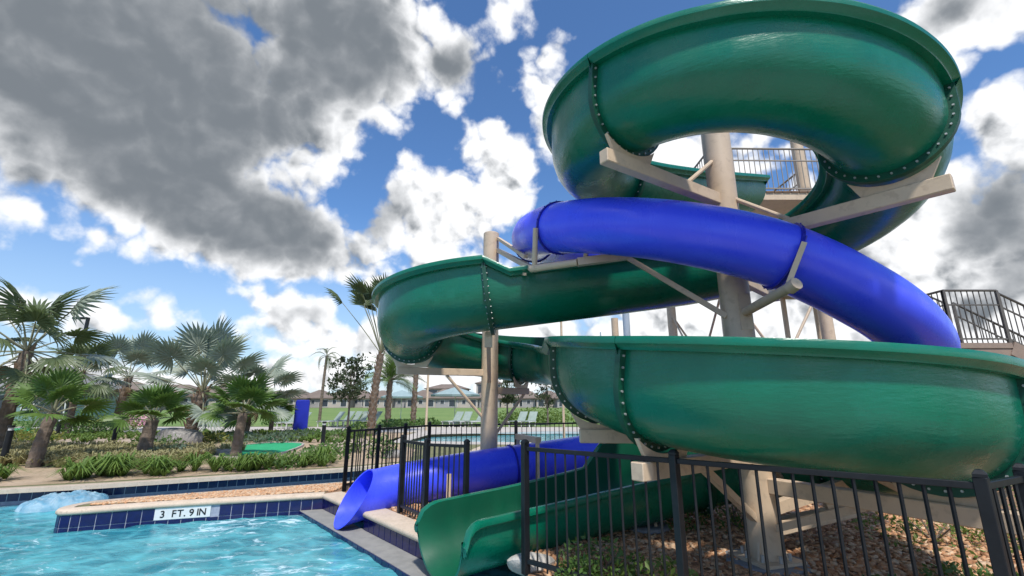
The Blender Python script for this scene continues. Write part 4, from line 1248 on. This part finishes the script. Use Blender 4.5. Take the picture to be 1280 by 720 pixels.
def tuft_mesh(n, L, spread, seed, w=.012):
    rnd = random.Random(seed); vs = []; fs = []
    for i in range(n):
        a = rnd.random() * 6.283; l = L * (.6 + .5 * rnd.random()); s_ = spread * (.3 + .9 * rnd.random())
        d = Vector((math.cos(a), math.sin(a), 0)); q = Vector((-d.y, d.x, 0)) * w
        p0 = d * (.05 * rnd.random()); p1 = p0 + d * (s_ * .4 * l) + Vector((0, 0, l * .62)); p2 = p0 + d * (s_ * l) + Vector((0, 0, l * (.75 - .35 * s_)))
        o = len(vs); vs += [p0 - q, p0 + q, p1 + q * .9, p1 - q * .9, p2]; fs += [(o, o + 1, o + 2, o + 3), (o + 3, o + 2, o + 4)]
    return vs, fs
def tufts(name, spots, L, n, m, seed, spread=.9, w=.012):
    rnd = random.Random(seed); b = MB(); protos = [tuft_mesh(n, 1.0, spread, seed + k, w / L) for k in range(5)]
    for (x, y, s_) in spots:
        vs, fs = rnd.choice(protos); a = rnd.random() * 6.28; c, sn = math.cos(a), math.sin(a)
        b.add([(x + (v.x * c - v.y * sn) * s_ * L, y + (v.x * sn + v.y * c) * s_ * L, v.z * s_ * L) for v in vs], fs)
    o = b.build(name, m); o['kind'] = 'stuff'; return o
# planting bed beyond the river
bank_out = offset_line(far_bank, -.28)
bed_poly = [bank_out[i] for i in range(2, 9)] + [(-40, 10), (-40, 25), (-18, 26), (-5.4, 26), (-5.0, 20), (-3.4, 17)]
sheet('planting_bed', bed_poly, .004, M['bed_soil'])
rnd = random.Random(5)
spots = []
for i in range(len(far_bank) - 1):
    a = Vector(far_bank[i]); c = Vector(far_bank[i + 1]); L = (c - a).length; t = (c - a) / L; nn = Vector((t.y, -t.x))
    if far_bank[i][0] > -4.3: continue
    for k in range(int(L * 15)):
        if a.x > -6.6 and rnd.random() < .35: continue
        q = a + t * (L * rnd.random()) + nn * (.5 + 1.0 * rnd.random() ** 1.3); spots.append((q.x, q.y, .75 + .6 * rnd.random()))
tufts('lily_grass', [(x, y, q * random.uniform(.6, 1.25)) for x, y, q in spots if mnoise(Vector((x * .9, y * .9, 0))) > -.28], .50, 46, M['grass_blade'], 3, 1.25, .012)
spots = []
for k in range(1100):
    x = -18 + 9.0 * rnd.random(); y = 12.0 + 4.2 * rnd.random() - .12 * (x + 9)
    spots.append((x, y, .7 + .6 * rnd.random()))
tufts('ornamental_grass', spots, .40, 22, M['grass_dry'], 8, .8, .014)
spots = []
for k in range(900):
    x = -34 + 27 * rnd.random(); y = 19.5 + 6 * rnd.random()
    spots.append((x, y, .6 + .8 * rnd.random()))
tufts('ground_cover', spots, .30, 16, M['grass_blade'], 9, 1.1, .022)
path_pts = [G(-40, 560), G(60, 557), G(150, 555), G(220, 552), G(222, 546), G(150, 548), G(60, 549), G(-40, 551)]
sheet('garden_path', path_pts, .010, M['path'])
sheet('deck_path', [G(330, 575), G(380, 578), G(430, 566), G(470, 556), G(440, 541), G(395, 543), G(415, 553), G(380, 563)], .012, M['path'])
# putting greens with pale kerbs
def green(label, poly, seed):
    w = thing('putting_green', label, 'putting green', (poly[0][0], poly[0][1], 0), group='mini golf greens in the bed')
    sp = smooth_poly(poly, True, 4); cx = sum(p[0] for p in sp) / len(sp); cy = sum(p[1] for p in sp) / len(sp)
    b = MB(); b.prism([((p[0] - cx) * 1.0 + cx, (p[1] - cy) * 1.0 + cy) for p in sp], .0, .05); part('turf', b, M['putting_green'], w)
    b = MB(); n = len(sp)
    out = [(p[0] + (p[0] - cx) * .05, p[1] + (p[1] - cy) * .05) for p in sp]
    for i in range(n):
        a, c, d, e = sp[i], sp[(i + 1) % n], out[(i + 1) % n], out[i]
        b.add([(a[0], a[1], .075), (c[0], c[1], .075), (d[0], d[1], .075), (e[0], e[1], .075), (d[0], d[1], 0), (e[0], e[1], 0), (a[0], a[1], .03), (c[0], c[1], .03)], [(0, 3, 2, 1), (3, 5, 4, 2), (0, 1, 7, 6)])
    part('kerb', b, M['concrete'], w)
green('larger bright green putting strip right of the dark palm trunk', [G(258, 570), G(300, 574), G(345, 570), G(378, 557), G(345, 555), G(300, 559)], 1)
green('smaller bright putting strip behind the palm trunk', [G(270, 551), G(300, 551), G(318, 546), G(290, 543)], 2)
green('sliver of bright putting turf at the far left', [G(8, 543), G(38, 543), G(40, 537), G(14, 537)], 3)
# shrubs in the bed
sh = [('shrub', 'low green shrub mass beside the river coping left of the fence', 398, 574, .9, .38, 'shrub_leaf'), ('shrub', 'small green shrub next to the black fence corner', 420, 566, .7, .4, 'shrub_leaf'),
      ('shrub', 'low creeping shrub at the tip of the putting strip', 350, 584, .7, .22, 'shrub_leaf'), ('shrub', 'grey leaved low hedge behind the larger putting strip', 335, 554, 1.2, .42, 'shrub_grey'),
      ('shrub', 'grey leaved hedge left of the palm trunk', 300, 551, .9, .38, 'shrub_grey'), ('shrub', 'grey leaved hedge end nearest the blue kiosk', 365, 549, 1.0, .40, 'shrub_grey'), ('shrub', 'yellow leaved shrub right of the boulder', 262, 553, .8, .4, 'shrub_yellow'),
      ('shrub', 'yellow shrub beside the dark bollard at left', 22, 553, 1.4, .55, 'shrub_yellow'), ('shrub', 'dark shrub left of the boulder', 195, 564, .9, .55, 'shrub_leaf'), ('shrub', 'round shrub in front of the boulder', 212, 573, .7, .4, 'shrub_grey'),
      ('shrub', 'tall green shrub under the olive palm', 120, 545, 1.6, .9, 'shrub_leaf'), ('shrub', 'green shrub behind the path at left', 75, 545, 1.7, .8, 'shrub_leaf'), ('shrub', 'flowering yellow green shrub near the pink blossoms', 140, 538, 1.5, .9, 'shrub_yellow'),
      ('flowering_shrub', 'low shrub covered with pink blossoms below the silver palms', 166, 533, 1.3, .9, 'blossom'), ('shrub', 'dark hedge in front of the teal building', 95, 535, 2.6, 1.2, 'shrub_leaf'), ('shrub', 'dark hedge left of the teal building', 40, 533, 2.4, 1.0, 'shrub_leaf'),
      ('shrub', 'green shrub in front of the blue kiosk', 385, 545, 1.0, .35, 'shrub_leaf'), ('shrub', 'low green shrub between bollard and fence', 425, 546, 1.2, .35, 'shrub_leaf'),
      ('shrub', 'tall reedy shrub behind the fence corner', 448, 565, .55, 1.0, 'shrub_light'), ('shrub', 'light shrub inside the fence near the blue mouth', 478, 572, .45, .7, 'shrub_leaf')]
for i, (nm, lab, px, py, rx, hh, mm) in enumerate(sh):
    x, y = G(px, py); shrub(nm, lab, x, y, rx, hh, M[mm], int(420 * max(.6, rx)), .05 + .02 * y / 20, 40 + i, 'shrubs in the landscaped bed')
hedge = [('mid green shrub at the edge of the field right of the left column', 655, 529, 1.6, 1.2), ('shrub at the field edge under the young tree by the column', 633, 529, 1.3, 1.0), ('shrub at the field edge near the lower green curve', 678, 529, 1.6, 1.35), ('shrub at the field edge half hidden by the lower green curve', 700, 529, 1.5, 1.2),
         ('low shrub at the foot of the date palm', 492, 536, 1.0, .6), ('low shrub between the two deck palms', 505, 534, .9, .55), ('shrub at the field edge left of the blue kiosk', 352, 531, 1.3, .8), ('shrub at the foot of the tall palm', 452, 541, .8, .6), ('shrub beside the thin tan pole on the deck', 535, 533, .9, .6)]
for i, (lab, px, py, rx, hh) in enumerate(hedge):
    x, y = G(px, py); shrub('shrub', lab, x, y, rx, hh, M['shrub_light' if i < 4 else 'shrub_leaf'], int(330 * rx), .11, 120 + i, 'shrubs along the edge of the field')
# shrubs in the mulch under the slides
sh2 = [('leafy green clump behind the long fence below the green chute', .85, 4.95, .42, .34, 'shrub_leaf'), ('leafy clump nearest the middle fence post', 1.25, 4.55, .40, .30, 'shrub_light'), ('low clump at the foot of the long fence', .62, 4.78, .25, .2, 'shrub_leaf'),
       ('dark shrub in the shade left of the thick column', 2.2, 6.9, .5, .4, 'shrub_leaf'), ('shrub in the shade behind the thick column', 3.0, 6.7, .5, .45, 'shrub_leaf'),
       ('sunlit pale green shrub behind the right saddle', 5.1, 6.1, .8, .55, 'shrub_light'), ('sunlit pale shrub beside the right saddle', 6.2, 5.9, .8, .6, 'shrub_light'), ('low green creeper under the right end of the spiral', 3.75, 4.1, .42, .14, 'shrub_leaf'),
       ('creeping green patch near the right fence post', 3.45, 3.5, .36, .12, 'shrub_leaf'), ('creeping green patch deeper under the spiral', 4.3, 4.6, .5, .15, 'shrub_leaf'), ('small creeping patch right of the thick column', 3.35, 4.55, .25, .1, 'shrub_leaf'),
       ('creeping green patch against the corner post', 3.15, 3.2, .25, .12, 'shrub_leaf')]
for i, (lab, x, y, rx, hh, mm) in enumerate(sh2):
    shrub('shrub', lab, x, y, rx, hh, M[mm], int(900 * max(.45, rx)), .032, 80 + i, 'shrubs in the mulch under the slides')

# rocks and pads
def rock(name, label, x, y, d, seed, m, group=None, z=0):
    w = bmesh.new(); bmesh.ops.create_icosphere(w, subdivisions=3, radius=1)
    r_ = random.Random(seed); dirs = [Vector((r_.gauss(0, 1), r_.gauss(0, 1), r_.gauss(0, 1))).normalized() for _ in range(9)]; cut = [.62 + .25 * r_.random() for _ in dirs]
    for v in w.verts:
        for dd, cc in zip(dirs, cut):
            k = v.co.dot(dd)
            if k > cc: v.co -= dd * (k - cc) * .85
        v.co *= 1 + .04 * (r_.random() - .5)
        v.co = Vector((v.co.x * d[0], v.co.y * d[1], v.co.z * d[2]))
    me = bpy.data.meshes.new(name); w.to_mesh(me); w.free(); me.materials.append(m)
    me.polygons.foreach_set('use_smooth', [True] * len(me.polygons)); me.set_sharp_from_angle(angle=R(28))
    o = bpy.data.objects.new(name, me); COL.objects.link(o); o.location = (x, y, z + d[2] * .35); tag(o, label, 'rock', group)
    return o
x, y = G(222, 556); rock('boulder', 'large grey boulder under the silver palm', x, y, (.95, .7, .55), 1, M['rock'])
x, y = G(268, 570); rock('boulder', 'flat grey stone at the left end of the putting strip', x, y, (.8, .5, .16), 2, M['rock'])
rock('stone_block', 'pale rough stone at the foot of the green chute beside the fence', .20, 5.22, (.26, .2, .1), 4, M['rock_pale'])
rock('boulder', 'small grey boulder inside the fence behind the blue chute', *G(492, 572), (.3, .25, .2), 5, M['rock'])
b = MB(); b.lathe([(.30, 0), (.30, .05), (.27, .065), (.24, .065), (.235, .055), (.001, .055)], 24)
x, y = G(808, 662)
o = b.build('valve_cover', M['pad_concrete'], smooth=40); o.location = (x, y, .01); tag(o, 'flat round grey cover set in the mulch under the spiral', 'cover')
b = MB(); b.lathe([(.022, 0), (.022, .55), (.035, .55), (.035, .60), (.001, .60)], 10)
o = b.build('stub_pipe', M['tan_steel'], smooth=40); o.location = (x + .1, y - .1, .0); tag(o, 'thin upright stub pipe beside the round grey cover', 'pipe')

# ================================================================== WATER CASCADE
from mathutils import noise as mn
casc = MB(); NX, NY = 84, 40; vs = []; fs = []
cx0, cy0 = G(84, 618, -.1)
for j in range(NY + 1):
    for i in range(NX + 1):
        u = i / NX * 2 - 1; v = j / NY * 2 - 1
        lx, ly = u * .66, v * .5
        q = Vector((lx * 3.1, ly * 3.1, .3))
        edge = .16 * mn.noise(q * 1.7) + .08 * mn.noise(q * 4.5)
        r = abs(u) ** 2.4 + abs(v) ** 2.2 + edge * min(1, abs(u) ** 2 + abs(v) ** 2)
        hgt = max(0, 1 - r) ** .42
        rip = .05 * mn.noise(Vector((lx * 7, ly * 3.0, 1.7))) + .028 * mn.noise(Vector((lx * 16, ly * 8, 4.0))) + .014 * mn.noise(Vector((lx * 34, ly * 20, 2.0)))
        ca, sa = math.cos(.42), math.sin(.42)
        vs.append((cx0 + lx * ca - ly * sa, cy0 + lx * sa + ly * ca, WZ - .03 + hgt * (.27 + rip)))
for j in range(NY):
    for i in range(NX):
        a = j * (NX + 1) + i; fs.append((a, a + 1, a + NX + 2, a + NX + 1))
casc.add(vs, fs); o = casc.build('water_cascade', M['cascade_water'], smooth=60)
tag(o, 'pale blue bulge of water welling up at the river mouth', 'water jet'); o['kind'] = 'thing'

# ================================================================== BOLLARDS, LAMP, PANEL, DECK FURNITURE
for i, (px, py, hh, lab) in enumerate(((403, 557, .88, 'slim black bollard light on the path left of the fence'), (2, 583, 1.02, 'black bollard light at the left edge of the frame'), (141, 556, .95, 'black bollard light behind the path left of the silver palm'), (70, 549, .9, 'black bollard light below the olive palm'))):
    x, y = G(px, py)
    w = thing('bollard_light', lab, 'bollard', (x, y, 0), group='black bollard lights along the paths')
    b = MB(); b.lathe([(.075, 0), (.075, hh - .12), (.06, hh - .12)], 16); b.build('post', FB, w, smooth=40)
    b = MB(); b.lathe([(.055, hh - .12), (.055, hh - .05)], 16); b.build('lens', M['white_trim'], w, smooth=40)
    b = MB(); b.lathe([(.078, hh - .05), (.078, hh), (.001, hh + .005)], 16); b.build('cap', FB, w, smooth=40)
lx = atpx(103, 430, 34)
w = thing('street_lamp', 'dark street lamp with a flat head above the palms at left', 'street lamp', (lx, 34, 0))
b = MB(); b.bar((0, 0, 0), (0, 0, 7.75), .17); b.build('pole', FB, w)
b = MB(); b.box((-.55, 0, 7.72), (1.1, .32, .14)); b.build('lamp_head', FB, w, bevel=.02)
x, y = G(375, 540)
w = thing('blue_kiosk', 'tall blue freestanding kiosk board at the edge of the pool deck', 'kiosk', (x, y, 0), rz=R(14))
b = MB(); b.box((0, 0, .86), (.70, .22, 1.66)); b.build('body', M['kiosk_blue'], w, bevel=.02)
b = MB(); b.box((-.364, 0, .86), (.024, .18, 1.5)); b.build('side_strip', M['kiosk_dark'], w)
b = MB(); b.box((0, 0, .015), (.78, .3, .03)); b.build('base', M['kiosk_dark'], w)
b = MB(); b.box((0, 0, 1.71), (.62, .18, .04)); b.build('cap', M['kiosk_blue'], w)
def lounger_proto(x, y, rz, label):
    w = thing('lounge_chair', label, 'lounge chair', (x, y, 0), group='lounge chairs on the far pool deck', rz=rz)
    b = MB(); b.bar((-.3, 0, .34), (-.3, 1.3, .34), .05); b.bar((.3, 0, .34), (.3, 1.3, .34), .05); b.build('frame', M['white_trim'], w)
    b = MB(); b.box((0, .65, .37), (.58, 1.25, .03)); b.build('seat', M['lounge_fabric'], w)
    b = MB(); b.bar((0, 1.28, .38), (0, 1.75, .95), .58, .03); b.build('backrest', M['lounge_fabric'], w)
    for sx in (-.28, .28):
        for yy in (.12, 1.2):
            b = MB(); b.box((sx, yy, .17), (.05, .05, .34)); b.build('leg', M['white_trim'], w)
    return w
def lounger_copy(src, label, x, y, rz):
    return copy_thing(src, label, (x, y, 0), rz)
L0 = lounger_proto(*G(398, 534), R(-35), 'pale lounge chair nearest the blue kiosk')
for i, (px, py, lab) in enumerate(((412, 533, 'pale lounge chair second from the blue kiosk'), (424, 533, 'pale lounge chair below the young tree'), (436, 533, 'pale lounge chair just left of the tall palm'), (448, 533, 'pale lounge chair against the tall palm trunk'),
                                   (556, 534, 'lounge chair beneath the teal umbrella'), (570, 534, 'lounge chair beside the teal umbrella pole'), (584, 534, 'lounge chair just left of the left column'), (640, 534, 'lounge chair right of the left column'), (656, 534, 'lounge chair furthest right on the far deck'), (352, 536, 'lounge chair left of the blue kiosk'), (340, 536, 'lounge chair behind the small multi stemmed palm'))):
    lounger_copy(L0, lab, *G(px, py), R(-35 + 6 * (i % 3)))
def umbrella(label, px, y, top, rad, m):
    x = atpx(px, 500, y)
    w = thing('patio_umbrella', label, 'umbrella', (x, y, 0), group='patio umbrellas on the far deck')
    b = MB(); b.lathe([(.03, 0), (.03, top)], 10); b.build('pole', M['white_trim'], w)
    b = MB(); vs = []; fs = []
    for k in range(8):
        a = 2 * math.pi * k / 8; vs += [(rad * math.cos(a), rad * math.sin(a), top - .55), (rad * .98 * math.cos(a), rad * .98 * math.sin(a), top - .70)]
    vs.append((0, 0, top + .02))
    for k in range(8):
        k2 = (k + 1) % 8; fs += [(2 * k, 2 * k2, 16), (2 * k + 1, 2 * k2 + 1, 2 * k2, 2 * k)]
    b.add(vs, fs); b.build('canopy', m, w)
    b = MB(); b.lathe([(.28, 0), (.28, .06), (.05, .09)], 14); b.build('base', M['concrete'], w)
umbrella('open teal umbrella on the far deck between palm trunk and column', 569, 36, 2.7, 1.9, M['umbrella_teal'])
umbrella('open pale teal umbrella partly hidden by a palm trunk', 502, 42, 2.6, 1.9, M['umbrella_teal'])

# ================================================================== BUILDINGS
def house(name, label, x, y, w_, d_, eave, ridge, wall, roof, group, rz=0.0, nwin=4):
    w = thing(name, label, 'house', (x, y, 0), group=group, rz=rz)
    b = MB(); b.box((0, 0, eave / 2), (w_, d_, eave)); b.build('wall', wall, w)
    b = MB(); o = .6; hw, hd = w_ / 2 + o, d_ / 2 + o; rl = max(.5, hw - hd)
    vs = [(-hw, -hd, eave), (hw, -hd, eave), (hw, hd, eave), (-hw, hd, eave), (-rl, 0, ridge), (rl, 0, ridge)]
    b.add(vs, [(0, 1, 5, 4), (1, 2, 5), (2, 3, 4, 5), (3, 0, 4), (3, 2, 1, 0)]); b.box((0, 0, eave - .12), (2 * hw - .1, 2 * hd - .1, .2)); b.build('roof', roof, w)
    for i in range(nwin):
        xx = -w_ / 2 + w_ * (i + .5) / nwin; ww = w_ / nwin * (.45 if i % 2 else .68); big = i % 2 == 0
        z0, z1 = (.25, eave - .45) if big else (.9, eave - .5)
        b = MB(); b.box((xx, -d_ / 2 - .01, (z0 + z1) / 2), (ww, .1, z1 - z0)); f = b.build('window', M['white_trim'], w)
        b = MB(); b.box((xx, -d_ / 2 - .05, (z0 + z1) / 2), (ww - .2, .08, z1 - z0 - .2)); b.build('pane', M['house_glass'], f)
    return w
looks = [(M['house_wall'], 'beige'), (M['house_wall_grey'], 'grey')]
ordn = 'first second third fourth fifth sixth seventh eighth ninth tenth eleventh twelfth thirteenth fourteenth fifteenth sixteenth'.split()
rnd = random.Random(12)
for i in range(16):
    px = 322 + i * 26
    y = 128 + 6 * rnd.random(); x = atpx(px, 500, y)
    house('far_house', '%s hip roofed bungalow in the row beyond the field, %s from the left' % (looks[i % 2][1], ordn[i]), x, y, 6.9 + 1.0 * rnd.random(), 9, 2.5, 4.3 + .7 * rnd.random(), looks[i % 2][0], M['roof_brown'], 'row of brown roofed houses beyond the field', 0, 3)
for i, (px, y, wd, rg) in enumerate(((40, 85, 13, 5.0), (110, 95, 12, 4.6), (152, 88, 14, 5.2), (215, 96, 15, 5.0), (262, 100, 13, 4.8), (-30, 90, 15, 5.2), (300, 112, 10, 4.6))):
    house('far_house', ['tan hip roofed house behind the olive palm', 'house roof right of the teal building', 'brown roofed house behind the silver palms', 'brown roofed house behind the largest silver palm', 'brown roofed house right of the largest silver palm', 'house hidden past the left edge palm', 'house behind the right silver palm'][i], atpx(px, 500, y), y, wd, 9, 2.7, rg, looks[i % 2][0], M['roof_brown'], 'brown roofed houses behind the palms', 0, 4)
house('club_building', 'teal walled building with a grey roof behind the left palms', atpx(72, 500, 44), 44, 6.6, 6, 2.7, 4.9, M['teal_wall'], M['roof_grey'], None, R(8), 3)
for i, (px, y, wd, hh) in enumerate(((612, 170, 9, 9.5), (560, 165, 14, 7.5))):
    house('far_house', ['taller pale block above the roofs beside the left column', 'larger gabled house rising behind the teal umbrella'][i], atpx(px, 495, y), y, wd, 9, hh - 1.6, hh, M['house_wall'], M['roof_brown'], 'taller houses behind the row', 0, 3)
